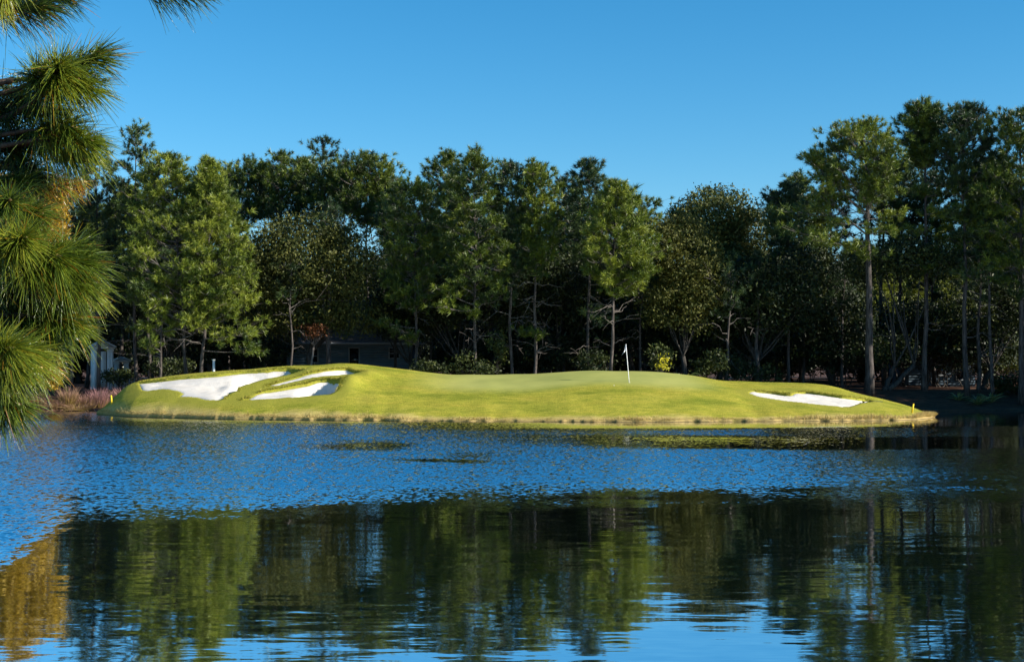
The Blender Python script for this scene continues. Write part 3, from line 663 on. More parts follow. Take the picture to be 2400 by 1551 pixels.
oak('small golden cypress bough hanging by the straw bank at far left', 90.5, 112, [(118, 880, 14, 32, 0), (128, 850, 12, 22, 0)], 1500, 'leaf_gold', .09, .06, seed=71, tint=.4, fork=.8, name='cypress_tree', group='golden cypresses', clump=.2)
oak('slim bare sapling with rust leaves in front of the house', 97, 719, [(735, 775, 26, 16, 0), (752, 768, 14, 12, 0)], 500, 'leaf_rust', .07, .09, seed=72, tint=.5, fork=.72, name='sapling', group='saplings', per=14, clump=.25, barkm='bark_pale', limbn=14)

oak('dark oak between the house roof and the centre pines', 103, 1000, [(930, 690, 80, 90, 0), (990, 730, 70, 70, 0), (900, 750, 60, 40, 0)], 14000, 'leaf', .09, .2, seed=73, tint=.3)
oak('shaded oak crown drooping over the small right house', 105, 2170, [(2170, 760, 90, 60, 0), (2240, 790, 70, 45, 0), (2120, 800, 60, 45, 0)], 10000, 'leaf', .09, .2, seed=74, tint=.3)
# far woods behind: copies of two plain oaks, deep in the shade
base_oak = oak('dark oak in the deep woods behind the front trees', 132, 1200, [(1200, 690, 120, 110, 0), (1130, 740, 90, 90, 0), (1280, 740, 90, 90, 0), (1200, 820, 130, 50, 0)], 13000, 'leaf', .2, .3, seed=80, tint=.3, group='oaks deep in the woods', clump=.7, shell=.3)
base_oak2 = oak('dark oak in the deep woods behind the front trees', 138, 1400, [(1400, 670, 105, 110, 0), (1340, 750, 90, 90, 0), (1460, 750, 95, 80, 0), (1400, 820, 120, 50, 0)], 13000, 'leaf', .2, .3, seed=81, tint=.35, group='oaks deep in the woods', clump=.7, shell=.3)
rr = np.random.default_rng(77)
for row, (D, step) in enumerate(((131, 150), (142, 180), (160, 210), (182, 230))):
    for i, px in enumerate(np.arange(-250 + 70 * row, 2750, step)):
        if row == 0 and 2180 < px < 2420: continue
        px += rr.uniform(-50, 50); X = (px - 1200) / FPX * D
        s = rr.uniform(.8, 1.1) * (1 if D < 150 else 1.12)
        copy_tree((base_oak, base_oak2)[(i + row) % 2], (X, D + rr.uniform(-4, 4), 1.2), rr.uniform(0, 6.28), (s * 1.1, s * 1.1, s * .96), 'dark oak in the deep woods behind the front trees', 'oaks deep in the woods')
# sunlit pines beyond the right group
LB = 'sunlit pines beyond the right trunks'
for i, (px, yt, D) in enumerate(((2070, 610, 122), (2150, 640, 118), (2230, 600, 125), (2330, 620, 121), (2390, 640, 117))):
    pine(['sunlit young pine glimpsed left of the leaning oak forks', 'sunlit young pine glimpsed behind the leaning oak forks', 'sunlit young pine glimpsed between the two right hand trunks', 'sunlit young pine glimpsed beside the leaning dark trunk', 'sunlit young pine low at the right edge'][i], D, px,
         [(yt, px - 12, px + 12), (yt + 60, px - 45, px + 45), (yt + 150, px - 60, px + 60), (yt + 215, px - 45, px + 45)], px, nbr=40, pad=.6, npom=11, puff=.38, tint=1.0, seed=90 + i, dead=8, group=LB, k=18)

protos = [o for o in col.objects if o.get('group') == 'tall pines at the right'][:4] + [o for o in col.objects if o.name.startswith('oak_tree')][5:7]
for i, (X_, Y_) in enumerate(((40, 87), (43, 91), (46, 85), (51, 89), (57, 93), (60, 96))):  # unseen trees added to cast shade over the right bank
    copy_tree(protos[i % len(protos)], (X_, Y_, float(H(X_, Y_)) - .1), .7 * i, (1, 1, .9 + .03 * (i % 4)), 'unseen tall tree added beyond the right edge to shade the bank', 'unseen shade trees beyond the right edge')
for i, (X_, Y_) in enumerate(((42, 86), (45, 92), (49, 86), (55, 94))):  # unseen low oaks added to block the sun near the ground
    copy_tree((base_oak, base_oak2)[i % 2], (X_, Y_, float(H(X_, Y_)) - .1), 1.3 * i, (.8, .8, .85), 'unseen oak added beyond the right edge to shade the bank', 'unseen shade trees beyond the right edge')

# second row of pines close behind the front ones
rr = np.random.default_rng(21)
front = [o for o in col.objects if o.get('group') == 'pines along the far bank' and o.location.y < 100 and len(o.children) == 3]
for lab, D_, pts in (('pine standing behind the left group', 106, (130, 205, 270, 345, 420, 500)), ('pine standing behind the centre group', 107, (930, 1010, 1080, 1150, 1215, 1290, 1350, 1420, 1480)), ('pine standing behind the right group', 108, (1880, 1960, 2090, 2130, 2210, 2300, 2350, 2430))):
    for i, px in enumerate(pts):
        src = front[int(rr.integers(1, len(front)))]
        hsrc = max(v.co.z for v in src.children[0].data.vertices)
        yt = {'l': 415, 'c': 440, 'r': 350}[lab.split()[-2][0]] + rr.uniform(-15, 50)
        want = at(px, yt, D_)[2] - 1.2; s = want / hsrc
        lab_ = 'the ' + ['first', 'second', 'third', 'fourth', 'fifth', 'sixth', 'seventh', 'eighth', 'ninth'][i] + ' from the left of the pines ' + lab[5:]
        copy_tree(src, ((px - 1200) / FPX * D_, D_ + rr.uniform(-2.5, 3), 1.15), rr.uniform(0, 6.28), (s * rr.uniform(1.05, 1.3), s * 1.2, s), lab_, lab.replace('pine', 'pines'))

# ------------------------------------------------------------------ understorey shrubs
def shrub(label, D, px, ells, n, mat='leaf', seed=0, tint=.4, size=.07, group='shrubs under the trees', name='shrub'):
    return oak(label, D, px, ells, n, mat, size, .05, seed=seed, fork=.35, stems=3, cat='shrub', name=name, group=group, tint=tint, clump=.22, per=22, limbn=14)
shrub('bright yellow leafed bush behind the flagstick', 90.5, 1553, [(1552, 850, 10, 16, 0), (1560, 842, 8, 10, 0)], 150, 'leaf_yellow', 101, .2, .06)
shrub('grey green bush behind the yellow bush', 93, 1545, [(1545, 835, 30, 30, 0)], 900, 'leaf', 102, .6)
shrub('loose sunlit bush right of the arching fronds', 93, 1660, [(1650, 860, 35, 25, 0), (1680, 845, 30, 30, 0)], 1300, 'leaf', 103, .5)
shrub('low green bush beside the house at the mound crest', 93.5, 1010, [(985, 862, 35, 18, 0), (1030, 866, 40, 18, 0)], 1000, 'leaf', 104, .4)
shrub('low shrub beneath the centre pines', 94, 1110, [(1100, 855, 40, 28, 0), (1140, 865, 30, 18, 0)], 1200, 'leaf', 105, .45)
shrub('pale leafed young bush under the centre pines', 97, 1165, [(1165, 800, 22, 34, 0), (1172, 830, 16, 22, 0)], 800, 'leaf_bright', 106, .55)
shrub('dark shrub behind the flag', 95, 1400, [(1390, 850, 45, 30, 0)], 1400, 'leaf', 107, .4)
shrub('wide shrub at the foot of the right trunks', 96, 1790, [(1780, 880, 55, 28, 0), (1740, 870, 35, 30, 0)], 1500, 'leaf', 108, .4)
shrub('clipped dark hedge at the right edge above the bank', 97, 2395, [(2390, 900, 48, 26, 0), (2350, 905, 30, 22, 0), (2440, 895, 40, 30, 0)], 5000, 'leaf', 109, .4)
shrub('sunny bush glimpsed above the hedge at the right edge', 108, 2370, [(2360, 852, 42, 24, 0), (2400, 850, 30, 30, 0)], 2500, 'leaf_bright', 110, .8)
shrub('dark bush below the white pavilion', 98, 290, [(270, 880, 35, 14, 0), (300, 882, 26, 12, 0)], 1400, 'leaf', 111, .5)
shrub('leafy bush with pale glints left of the pavilion', 97, 140, [(140, 840, 28, 40, 0), (125, 870, 22, 28, 0)], 1400, 'leaf_bright', 112, .3)
shrub('tangle of low shrubs by the left trunks', 97, 400, [(400, 860, 60, 22, 0)], 1600, 'leaf', 113, .35)
base_sh = shrub('shadowy bush in the dark under the trees', 104, 1250, [(1250, 835, 60, 36, 0), (1220, 850, 40, 26, 0)], 2200, 'leaf', 120, .22)  # low tint paints the deep shade into these leaves
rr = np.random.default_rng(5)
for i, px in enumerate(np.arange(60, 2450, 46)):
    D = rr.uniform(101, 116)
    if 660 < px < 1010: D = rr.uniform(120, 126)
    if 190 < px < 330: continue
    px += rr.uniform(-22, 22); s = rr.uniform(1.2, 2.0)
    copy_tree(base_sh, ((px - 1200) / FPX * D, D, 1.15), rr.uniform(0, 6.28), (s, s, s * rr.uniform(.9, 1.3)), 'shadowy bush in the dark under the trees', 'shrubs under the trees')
# thin bare trunks in the dark woods
def bare(label, D, px, ytop, r, seed):
    return pine(label, D, px, [(ytop, px - 8, px + 8), (ytop + 40, px - 35, px + 35), (ytop + 130, px - 45, px + 45)], px + 4, nbr=16, pad=.5, npom=9, tint=.4, seed=seed, r0=r, dead=10, mat='needle_blue', group='thin trunks in the woods', k=16)
bare('thin pine with a lit trunk in front of the left house wall', 96.5, 684, 560, .09, 130)
bare('pine with dark trunk before the house door', 98, 770, 470, .2, 131)
bare('thin pale trunk left of the yellow bush', 99, 1505, 560, .11, 132)
bare('pair trunk with sunlit bark right of the flag, nearer one', 96, 1705, 600, .12, 133)
bare('pair trunk with sunlit bark right of the flag, thicker one', 98, 1772, 590, .17, 134)
bare('slim lit trunk above the left end of the right bunker', 103, 1885, 560, .11, 135)
bare('slim trunk under the dark oak of the right group', 101, 1975, 600, .12, 136)
bare('dark slanting trunk below the small right house', 97, 2290, 560, .14, 137)

# ------------------------------------------------------------------ fronds and grasses
def ribbon(P, W, up=None):
    """strips: P (n,s,3), W (n,s) half widths -> verts, quads"""
    n, s, _ = P.shape
    T = np.gradient(P, axis=1); side = unit(np.cross(T, np.array([0, 0, 1.]) + .4 * rng.normal(size=(n, 1, 3))))
    V = np.stack([P - side * W[..., None], P + side * W[..., None]], 2).reshape(-1, 3)
    b = (np.arange(n)[:, None] * s + np.arange(s - 1)[None]) * 2
    F = np.stack([b, b + 1, b + 3, b + 2], -1).reshape(-1, 4)
    return V, F

def blades(n, spread, h, lean, droop, w, base=None, s=5, hvar=.35):
    an = rng.uniform(0, 6.28, n); r = spread * np.sqrt(rng.uniform(0, 1, n))
    b = np.stack([r * np.cos(an), r * np.sin(an), 0 * r], 1) if base is None else base
    a2 = rng.uniform(0, 6.28, n) if base is not None else an + rng.normal(0, .5, n)
    le = np.abs(rng.normal(lean, lean * .5, n)); hh = h * rng.uniform(1 - hvar, 1 + hvar * .4, n)
    t = np.linspace(0, 1, s)[None]
    out = hh[:, None] * (np.sin(le)[:, None] * t + droop * .5 * t ** 2.5)
    zz = hh[:, None] * (np.cos(le)[:, None] * t - droop * .55 * t ** 3)
    P = np.stack([b[:, :1] + out * np.cos(a2)[:, None], b[:, 1:2] + out * np.sin(a2)[:, None], b[:, 2:] + zz], -1)
    W = w * (1 - t ** 2 * .92) * np.ones((n, 1)) * rng.uniform(.7, 1.3, (n, 1))
    V, F = ribbon(P, W)
    return V, F, np.repeat(t, n, 0).repeat(2, 1).ravel()

def ornamental(label, px, py, D, h, n, spread, seed, tint0, tint1, lean=.35, droop=.3):
    global rng; rng = np.random.default_rng(seed)
    p = at(px, py, D); p[2] = float(H(p[0], D)) - .05
    root = empty('ornamental_grass', p); tag(root, label, 'grass', 'ornamental grass clumps on the left bank')
    V, F, t = blades(n, spread, h * .75, lean, droop, .014)
    link('blades', mesh('blades', V, F, False, tint=np.clip(tint0 + (tint1 - tint0) * t + np.repeat(rng.normal(0, .08, n), 10), 0, 1)), M['muhly'], root)
    V, F, t = blades(int(n * .7), spread * .8, h, lean * .8, droop * .7, .016)
    link('plumes', mesh('plumes', V, F, False, tint=np.clip(tint1 + .25 * (t - .5) + np.repeat(rng.normal(0, .1, int(n * .7)), 10), 0, 1)), M['muhly'], root)
ornamental('pinkish plumed grass clump with golden stems around the yellow stake', 256, 940, 88.6, 1.55, 420, .55, 201, .3, .92)
ornamental('tall wispy tan grass clump on the left bank edge', 160, 935, 91.8, 1.6, 320, .4, 202, .2, .62, .28, .35)
ornamental('grey tan grass clump drooping to the water at the far left', 128, 950, 91.2, 1.0, 300, .6, 203, .45, .62, .7, .7)
ornamental('pink grass clump highest behind the left end of the mound', 292, 895, 90.5, 1.05, 340, .6, 204, .5, .85, .5, .3)
ornamental('tan grass clump between the wispy and pink ones', 205, 925, 92.0, 1.2, 300, .5, 205, .4, .7, .5, .4)
ornamental('low matted grass clump hanging over the water edge', 180, 958, 91.0, .75, 300, .7, 206, .4, .6, .9, .8)
ornamental('purple haze grass clump behind the pink one', 232, 915, 92.5, 1.45, 280, .5, 207, .45, .95, .35, .3)
ornamental('small matted clump at the corner of the mound and the water', 226, 962, 89.6, .6, 220, .45, 208, .3, .5, .8, .7)
ornamental('dull grass clump at the far left on the straw', 105, 930, 92.2, .8, 220, .45, 209, .4, .65, .6, .5)

def frond_plant(label, px, D, h, n, seed, cat='plant', name='yucca', w=.03, lean=.7, droop=.5, z=None, tint=.5, group='spiky plants'):
    global rng; rng = np.random.default_rng(seed)
    p = at(px, 870, D); p[2] = float(H(p[0], D)) if z is None else z
    root = empty(name, p); tag(root, label, cat, group)
    V, F, t = blades(n, .06, h, lean, droop, w)
    link('leaves', mesh('leaves', V, F, False, tint=np.clip(tint + np.repeat(rng.normal(0, .2, n), 10), 0, 1)), M['frond'], root)
    mb = MB(); mb.tube([(0, 0, -.1), (0, 0, .12), (0, 0, .25)], [.07, .06, .03], 7); mb.build('stem', M['bark_dark'], root)
frond_plant('arching strappy fronds right of the yellow bush', 1604, 92, 1.5, 90, 210, w=.04, droop=.9, lean=.55)
frond_plant('spiky plant before the right corner of the house', 912, 96, 1.1, 60, 211, w=.04)
frond_plant('strappy leafed plant in the shade beside the house door', 780, 104, 1.4, 60, 212, w=.06)
frond_plant('pale spiky plant on the right bank near the edge', 2292, 93.5, .95, 60, 213, w=.045, tint=.85)
frond_plant('pale spiky plant on the right bank beside the leaning trunk', 2245, 94.5, .8, 50, 214, w=.04, tint=.8)
frond_plant('second pale spiky plant right of the leaning trunk', 2322, 94.5, 1.0, 55, 215, w=.045, tint=.8)
frond_plant('silvery palm crown glimpsed at the right edge', 2365, 107, 1.9, 80, 216, w=.05, droop=.9, z=3.0, tint=.9)
frond_plant('shadowed spiky plant in the woods behind the flag', 1402, 96, 1.4, 50, 217, w=.05, droop=.8)
frond_plant('spiky plant in the dark right of the flag', 1340, 96, .8, 40, 218, w=.035)

# dry fringe on the waterline, longer grass on the bunker lips, rough grass over the slope
rng = np.random.default_rng(300)
def ground_blades(name, X, Y, h, w, tint, mat, label, lean=.5, s=3, dz=-.01):
    Zg = H(X, Y) + dz
    V, F, t = blades(len(X), 0, h, lean, .3, w, base=np.stack([X, Y, Zg], 1), s=s)
    o = link(name, mesh(name, V, F, False, tint=np.clip(np.repeat(tint, 2 * s), 0, 1)), M[mat])
    tag(o, label, 'grass', None, 'stuff')
def shore_y(X): return np.interp(X, shX, shD) + .35 * (vnoise(X * .7, X * 0 + 3.3, 5) - .5) + .22 * (vnoise(X * 2.3, X * 0, 6) - .5)
X = rng.uniform(XL + .2, XR - .2, 15000); c = vnoise(X * 1.1, X * 0, 50) * vnoise(X * 5, X * 0, 51)
Y = shore_y(X) + .03 + np.abs(rng.normal(0, .22, len(X)))
ground_blades('dry_grass_fringe', X, Y, .05 + .17 * c[:, None].ravel() + 0, .010, rng.uniform(.35, 1, len(X)), 'tuft', 'straw coloured dry grass fringe along the waterline', .8, 2)
X = np.concatenate([rng.normal(m_, s_, n_) for m_, s_, n_ in ((XR - .9, .55, 2600), (19.5, 1.2, 500), (16, .8, 250), (6.5, .7, 160), (25.5, 1.2, 900), (-9, 1, 160))]); X = np.clip(X, XL + .1, XR - .12)
Y = shore_y(X) + np.abs(rng.normal(0, .25, len(X)))
ground_blades('tall_dry_grass', X, Y, .32, .010, rng.uniform(.5, 1, len(X)), 'tuft', 'taller pale dry grass at the right tip of the green', .4)
X = rng.uniform(XL, XR, 60000); Y = np.interp(X, shX, shD) + .15 + 13 * rng.uniform(0, 1, len(X)) ** 1.25
sdm = np.full(len(X), -9.)
for P in BUNK: sdm = np.maximum(sdm, poly_sd(P, X, Y)[0])
vv_ = (Y - np.interp(X, shX, shD)) / np.maximum(YC - np.interp(X, shX, shD), .6)
cg = (X > cgx[0]) & (X < cgx[1] - 1) & (vv_ > .5)
kp = (sdm < -.05) & ~cg & (Y < YC + .5)
X, Y = X[kp], Y[kp]
ground_blades('rough_grass', X, Y, .05, .010, .35 + .5 * (vnoise(X * .5, Y * .7, 52) - .4) + rng.normal(0, .38, len(X)), 'blade', 'rough grass covering the slope of the green', .7, 2)
# lips
xs, ys = [], []
for P in BUNK:
    n = 5200; a = rng.integers(0, len(P), n); f = rng.uniform(0, 1, (n, 1)); q = P[a] * (1 - f) + np.roll(P, -1, 0)[a] * f
    q = q + rng.normal(0, .16, (n, 2)); sd, nx1, ny1 = poly_sd(P, q[:, 0], q[:, 1]); k_ = (sd < -.02) & (ny1 * .8 + nx1 * .5 > .1)
    xs.append(q[k_, 0]); ys.append(q[k_, 1])
X, Y = np.concatenate(xs), np.concatenate(ys)
ground_blades('bunker_lip_grass', X, Y, .16, .012, .4 + rng.normal(0, .25, len(X)), 'blade', 'shaggy longer grass on the upper lips of the bunkers', .9)

# ------------------------------------------------------------------ flag, ball, stakes, rake, post
M['white'] = plain('white_paint', (.78, .78, .77), .5, .08)
M['flag'] = leaf_mat('flag_cloth', [(0, (.72, .76, .82)), (1, (.85, .87, .9))], .7, .2, .3, (1, 1, 1))
M['navy'] = plain('navy_print', (.02, .03, .12), .6, .1)
M['yellow'] = plain('yellow_paint', (.75, .5, .02), .5, .12)
M['black'] = plain('dark_plastic', (.02, .02, .022), .5, .2)
fb = hit(1475, 896); ft = at(1467, 808, fb[1])
fl = empty('golf_flag', fb); tag(fl, 'white flag drooping on a white stick standing in the green', 'flag')
top = ft - fb
mb = MB(); mb.tube(np.linspace([0, 0, -.1], top, 6), .019, 8); mb.build('flagstick', M['white'], fl, True)
mb = MB(); mb.tube([top + [0, 0, -.01], top + [0, 0, .035]], [.026, .02], 8); mb.build('cap', M['white'], fl)
mb = MB(); mb.tube([[0, 0, -.12], [0, 0, .004]], .055, 12, cap=False); mb.build('cup', M['white'], fl)
u = np.linspace(0, 1, 12); v = np.linspace(0, 1, 9); U, Vv = np.meshgrid(u, v)      # limp cloth: u away from the stick, v down
hang = 1 - .5 * U
fx = -.30 * U ** .9 * (1 - .35 * (1 - Vv)) * (0.45 + .55 * Vv); fz = -.34 * Vv * (1 - .1 * U) - .30 * U ** 1.3
fyy = .10 * np.sin(U * 7 + Vv * 1.5) * U ** .5
fv = np.stack([fx + top[0] * (1 + fz / top[2]) - .012, fyy, top[2] - .02 + fz], -1).reshape(-1, 3)
k = np.arange(fv.shape[0]).reshape(U.shape); q = np.stack([k[:-1, :-1], k[:-1, 1:], k[1:, 1:], k[1:, :-1]], -1).reshape(-1, 4)
fo = link('cloth', mesh('cloth', fv, q, True, tint=np.full(len(fv), .5)), M['flag'], fl)
md = fo.modifiers.new('solid', 'SOLIDIFY'); md.thickness = .004
# dark print on the cloth: a strip of the same sheet, just proud of it
sel = (U > .34) & (U < .62) & (Vv > .3) & (Vv < .75); sq = [f for f in q if sel.ravel()[f].all()]
if sq:
    sq = np.array(sq); uu, inv = np.unique(sq, return_inverse=True)
    link('emblem', mesh('emblem', fv[uu] + np.array([0, -.008, 0]), inv.reshape(-1, 4), True), M['navy'], fo)

def ball(name, label, p, r, mat, cat):
    import bmesh
    bm = bmesh.new(); bmesh.ops.create_icosphere(bm, subdivisions=3, radius=r)
    for i, vtx in enumerate(bm.verts):
        if i % 2: vtx.co *= .985
    me = bpy.data.meshes.new(name); bm.to_mesh(me); bm.free(); me.polygons.foreach_set('use_smooth', np.ones(len(me.polygons), bool))
    o = link(name, me, M[mat]); o.location = tuple(float(x) for x in p); tag(o, label, cat)
b = hit(1439, 904); ball('golf_ball', 'white golf ball on the green left of the flagstick', b + [0, 0, .022], .0225, 'white', 'ball')
def stake(label, px, py0, py1, lean):
    b = hit(px, py1); h = (py1 - py0) / FPX * b[1]
    r_ = empty('hazard_stake', b); tag(r_, label, 'stake', 'yellow hazard stakes')
    mb = MB(); c = np.array([[0, 0, -.15], [lean * h * .5, 0, h * .5], [lean * h, 0, h - .03]]); mb.tube(c, .05, 4); mb.build('shaft', M['yellow'], r_)
    mb = MB(); mb.tube([c[-1], c[-1] + [lean * .04, 0, .04]], [.051, .02], 4); mb.build('tip', M['yellow'], r_)
stake('yellow stake leaning slightly at the right tip of the green', 2137, 946, 967, .18)
stake('yellow stake among pink grass at the left end of the mound', 262, 926, 946, -.08)
b = hit(2038, 943)
r_ = empty('bunker_rake', b + [0, -.1, 0]); tag(r_, 'dark rake lying at the right end of the right bunker', 'rake')
mb = MB(); mb.tube([(-.35, 0, .06), (.2, .05, .07), (.75, .1, .05)], .018, 6); mb.build('handle', M['black'], r_)
mb = MB(); mb.box((-.37, 0, .06), (.05, .5, .04)); hd = mb.build('head', M['black'], r_)
for i in range(9):
    mb = MB(); mb.tube([(-.37, -.22 + .055 * i, .05), (-.38, -.22 + .055 * i, -.02)], [.008, .005], 4); mb.build('tine', M['black'], hd)

# ------------------------------------------------------------------ house, pavilion, fence, post
M['wall_blue'] = plain('painted_siding', (.10, .145, .185), .8, .1, 2)
M['trim'] = plain('trim_paint', (.24, .26, .27), .6, .1)
M['shingle'] = plain('roof_shingle', (.09, .08, .075), .9, .45, 5)
M['pavwhite'] = plain('pavilion_paint', (.66, .69, .71), .6, .1)
M['pavroof'] = plain('pavilion_roof', (.34, .36, .37), .7, .25, 5)
m, nt, out = newmat('window_glass'); p = N(nt, 'ShaderNodeBsdfPrincipled'); p.inputs['Base Color'].default_value = (.01, .013, .016, 1); p.inputs['Roughness'].default_value = .06
n_ = noise(nt, 1.5, 2, coords(nt)); bp = N(nt, 'ShaderNodeBump'); bp.inputs['Strength'].default_value = .05; nt.links.new(n_.outputs[0], bp.inputs['Height']); nt.links.new(bp.outputs[0], p.inputs['Normal'])
nt.links.new(p.outputs[0], out.inputs[0]); M['glass'] = m

def house(label, D, xl, xr, y_eave, y_ridge, openings, roof_px, depth=7):
    gz = 1.15
    a = at(xl, 870, D); c = at(xr, 870, D); e = at(xl, y_eave, D)[2] - gz
    w = c[0] - a[0]
    r_ = empty('house', ((a[0] + c[0]) / 2, D, gz)); tag(r_, label, 'house', 'houses behind the trees')
    loc = lambda px, py: ((px - (xl + xr) / 2) / FPX * D, at(px, py, D)[2] - gz)
    mb = MB(); mb.box((0, depth / 2, e / 2 - .1), (w, depth, e + .2)); wl_ = mb.build('wall', M['wall_blue'], r_)
    nb_ = int(e / .2)
    for i in range(nb_):                      # clapboards, proud of the wall
        mb = MB(); z = i * .2; hw = w / 2 + .004
        V = np.array([[-hw, -.03, z], [hw, -.03, z], [hw, -.008, z + .19], [-hw, -.008, z + .19], [-hw, .01, z], [hw, .01, z], [hw, .01, z + .19], [-hw, .01, z + .19]])
        mb.add(V, [[0, 1, 2, 3], [3, 2, 6, 7], [1, 0, 4, 5]]); mb.build('clapboard', M['wall_blue'], wl_)
    for (kind, x0, x1, y0, y1) in openings:
        (u0, z1), (u1, z0) = loc(x0, y0), loc(x1, y1); z0 = max(z0, .05); cx, cz, ww, hh = (u0 + u1) / 2, (z0 + z1) / 2, u1 - u0, z1 - z0
        mb = MB()
        for (dx, dz, sx_, sz_) in ((-ww / 2, 0, .1, hh + .1), (ww / 2, 0, .1, hh + .1), (0, hh / 2, ww - .1, .1), (0, -hh / 2, ww - .1, .1)): mb.box((cx + dx, -.05, cz + dz), (sx_, .09, sz_))
        f = mb.build(kind, M['trim'], r_)
        mb = MB(); mb.box((cx, -.035, cz), (ww - .1, .03, hh - .1)); mb.build('pane' if kind == 'window' else 'leaf', M['glass'], f)
        mb = MB()
        if kind == 'window': mb.box((cx, -.06, cz), (ww - .12, .03, .05)); mb.build('glazing_bar', M['trim'], f)
        else: mb.tube([(cx + ww * .33, -.05, cz), (cx + ww * .33, -.12, cz), (cx + ww * .28, -.12, cz)], .02, 6); mb.build('handle', M['trim'], f)
    zr = at(0, y_ridge, D)[2] - gz; n = 16; hw = w / 2 + .5
    mb = MB(); y0, y1 = -.6, depth / 2
    V = np.array([[-hw, y0, e - .02], [hw, y0, e - .02], [hw * .55, y1, zr], [-hw * .55, y1, zr], [-hw, depth + .6, e - .02], [hw, depth + .6, e - .02]])
    mb.add(V, [[0, 1, 2, 3], [5, 4, 3, 2], [0, 4, 5, 1]], [[1, 5, 2], [4, 0, 3]]); ro = mb.build('roof', M['shingle'], r_)
    mb = MB(); mb.box((0, y0 - .02, e + .02), (2 * hw + .04, .1, .16)); mb.build('fascia', M['trim'], ro)
    for i in range(n):
        f0, f1 = i / n, (i + 1.15) / n
        def pt(s, f, up): return [s * hw * (1 - .45 * f), y0 + (y1 - y0) * f, e + (zr - e) * f + up]
        V = [pt(-1, f0, .075), pt(1, f0, .075), pt(1, min(f1, 1), .03), pt(-1, min(f1, 1), .03), pt(-1, f0, .01), pt(1, f0, .01)]
        mb = MB(); mb.add(V, [[0, 1, 2, 3], [4, 5, 1, 0]]); mb.build('shingle_course', M['shingle'], ro)
house('blue grey bungalow with a shingle roof half hidden behind the oak', 108, 672, 962, 806, 700, [('window', 722, 745, 818, 850), ('door', 818, 842, 815, 872), ('window', 912, 936, 815, 840)], None)
house('small blue grey house deep in shade behind the right bank', 112, 2130, 2285, 840, 790, [('window', 2190, 2215, 855, 880), ('door', 2240, 2258, 850, 890)], None, 6)

def pavilion(label, px0, px1, ytip, yeave, ybase, D, posts=True, wallface=True):
    a, c = at(px0, 860, D), at(px1, 860, D); w = c[0] - a[0]; zb = 1.1
    ze = at(0, yeave, D)[2] - zb; zt = at(0, ytip, D)[2] - zb
    r_ = empty('pavilion', ((a[0] + c[0]) / 2, D, zb), R(28)); tag(r_, label, 'pavilion', 'little pavilions on the left')
    w2 = w / 1.36
    h = w2 / 2 - .08
    for sx_ in (-1, 1):
        for sy_ in (-1, 1):
            mb = MB(); mb.box((sx_ * h, sy_ * h, ze / 2), (.17, .17, ze)); mb.box((sx_ * h, sy_ * h, ze - .1), (.23, .23, .1)); mb.box((sx_ * h, sy_ * h, .08), (.23, .23, .16)); mb.build('post', M['pavwhite'], r_)
    if wallface:
        mb = MB(); mb.box((-h, 0, ze / 2), (.06, 2 * h - .17, ze - .04)); mb.build('wall', M['pavwhite'], r_)
        mb = MB(); mb.box((-.1, -h, ze * .5), (2 * h * .45, .05, ze * .86)); mb.build('door', M['pavwhite'], r_)
        mb = MB(); mb.box((h * .65, -h + .03, ze * .5), (h * .5, .04, ze * .95)); mb.build('panel', M['pavwhite'], r_)
    mb = MB(); e = w2 / 2 + .12
    mb.box((0, 0, ze + .05), (2 * e, 2 * e, .1)); mb.build('eave', M['pavwhite'], r_)
    mb = MB(); e += .06; V = [[-e, -e, ze + .1], [e, -e, ze + .1], [e, e, ze + .1], [-e, e, ze + .1], [0, 0, zt]]
    mb.add(V, [[3, 2, 1, 0]], [[0, 1, 4], [1, 2, 4], [2, 3, 4], [3, 0, 4]]); ro = mb.build('roof', M['pavroof'], r_)
    for q in range(4):
        mb = MB(); mb.tube([np.array(V[q]) + [0, 0, .02], np.array([0, 0, zt + .02])], .035, 5); mb.build('ridge_cap', M['pavwhite'], ro)
pavilion('small white pavilion with a grey hipped roof behind the left trunks', 210, 268, 796, 817, 870, 103)
pavilion('lower roofed pavilion behind the pickets right of the taller one', 266, 303, 837, 848, 870, 105, wallface=False)
r_ = empty('picket_fence', (at(272, 860, 101)[0], 101, 1.05)); tag(r_, 'dark blue grey picket fence before the two pavilions', 'fence')
M['fence'] = plain('fence_paint', (.20, .24, .28), .7, .15)
for i in range(15):
    x = -.62 - .0 + i * .16; mb = MB(); hh = 1.35 if i < 7 else .95
    mb.box((x, 0, hh / 2 - .1), (.06, .03, hh + .2)); mb.tube([(x, 0, hh), (x, 0, hh + .07)], [.035, .008], 4); mb.build('picket', M['fence'], r_)
for zz in (.2, .75):
    mb = MB(); mb.box((.5, .035, zz), (2.4, .035, .08)); mb.build('rail', M['fence'], r_)
b = at(501, 866, 93); gz = float(H(b[0], 93))
r_ = empty('white_post', (b[0], 93, gz)); tag(r_, 'short white post with a wider cap behind the big bunker', 'post')
hp = at(0, 842, 93)[2] - gz
mb = MB(); mb.tube([(0, 0, -.1), (0, 0, hp * .5), (0, 0, hp - .05)], [.085, .08, .085], 8); mb.build('shaft', M['pavwhite'], r_, True)
mb = MB(); mb.tube([(0, 0, hp - .08), (0, 0, hp - .02), (0, 0, hp)], [.09, .14, .13], 8); mb.build('cap', M['pavwhite'], r_)

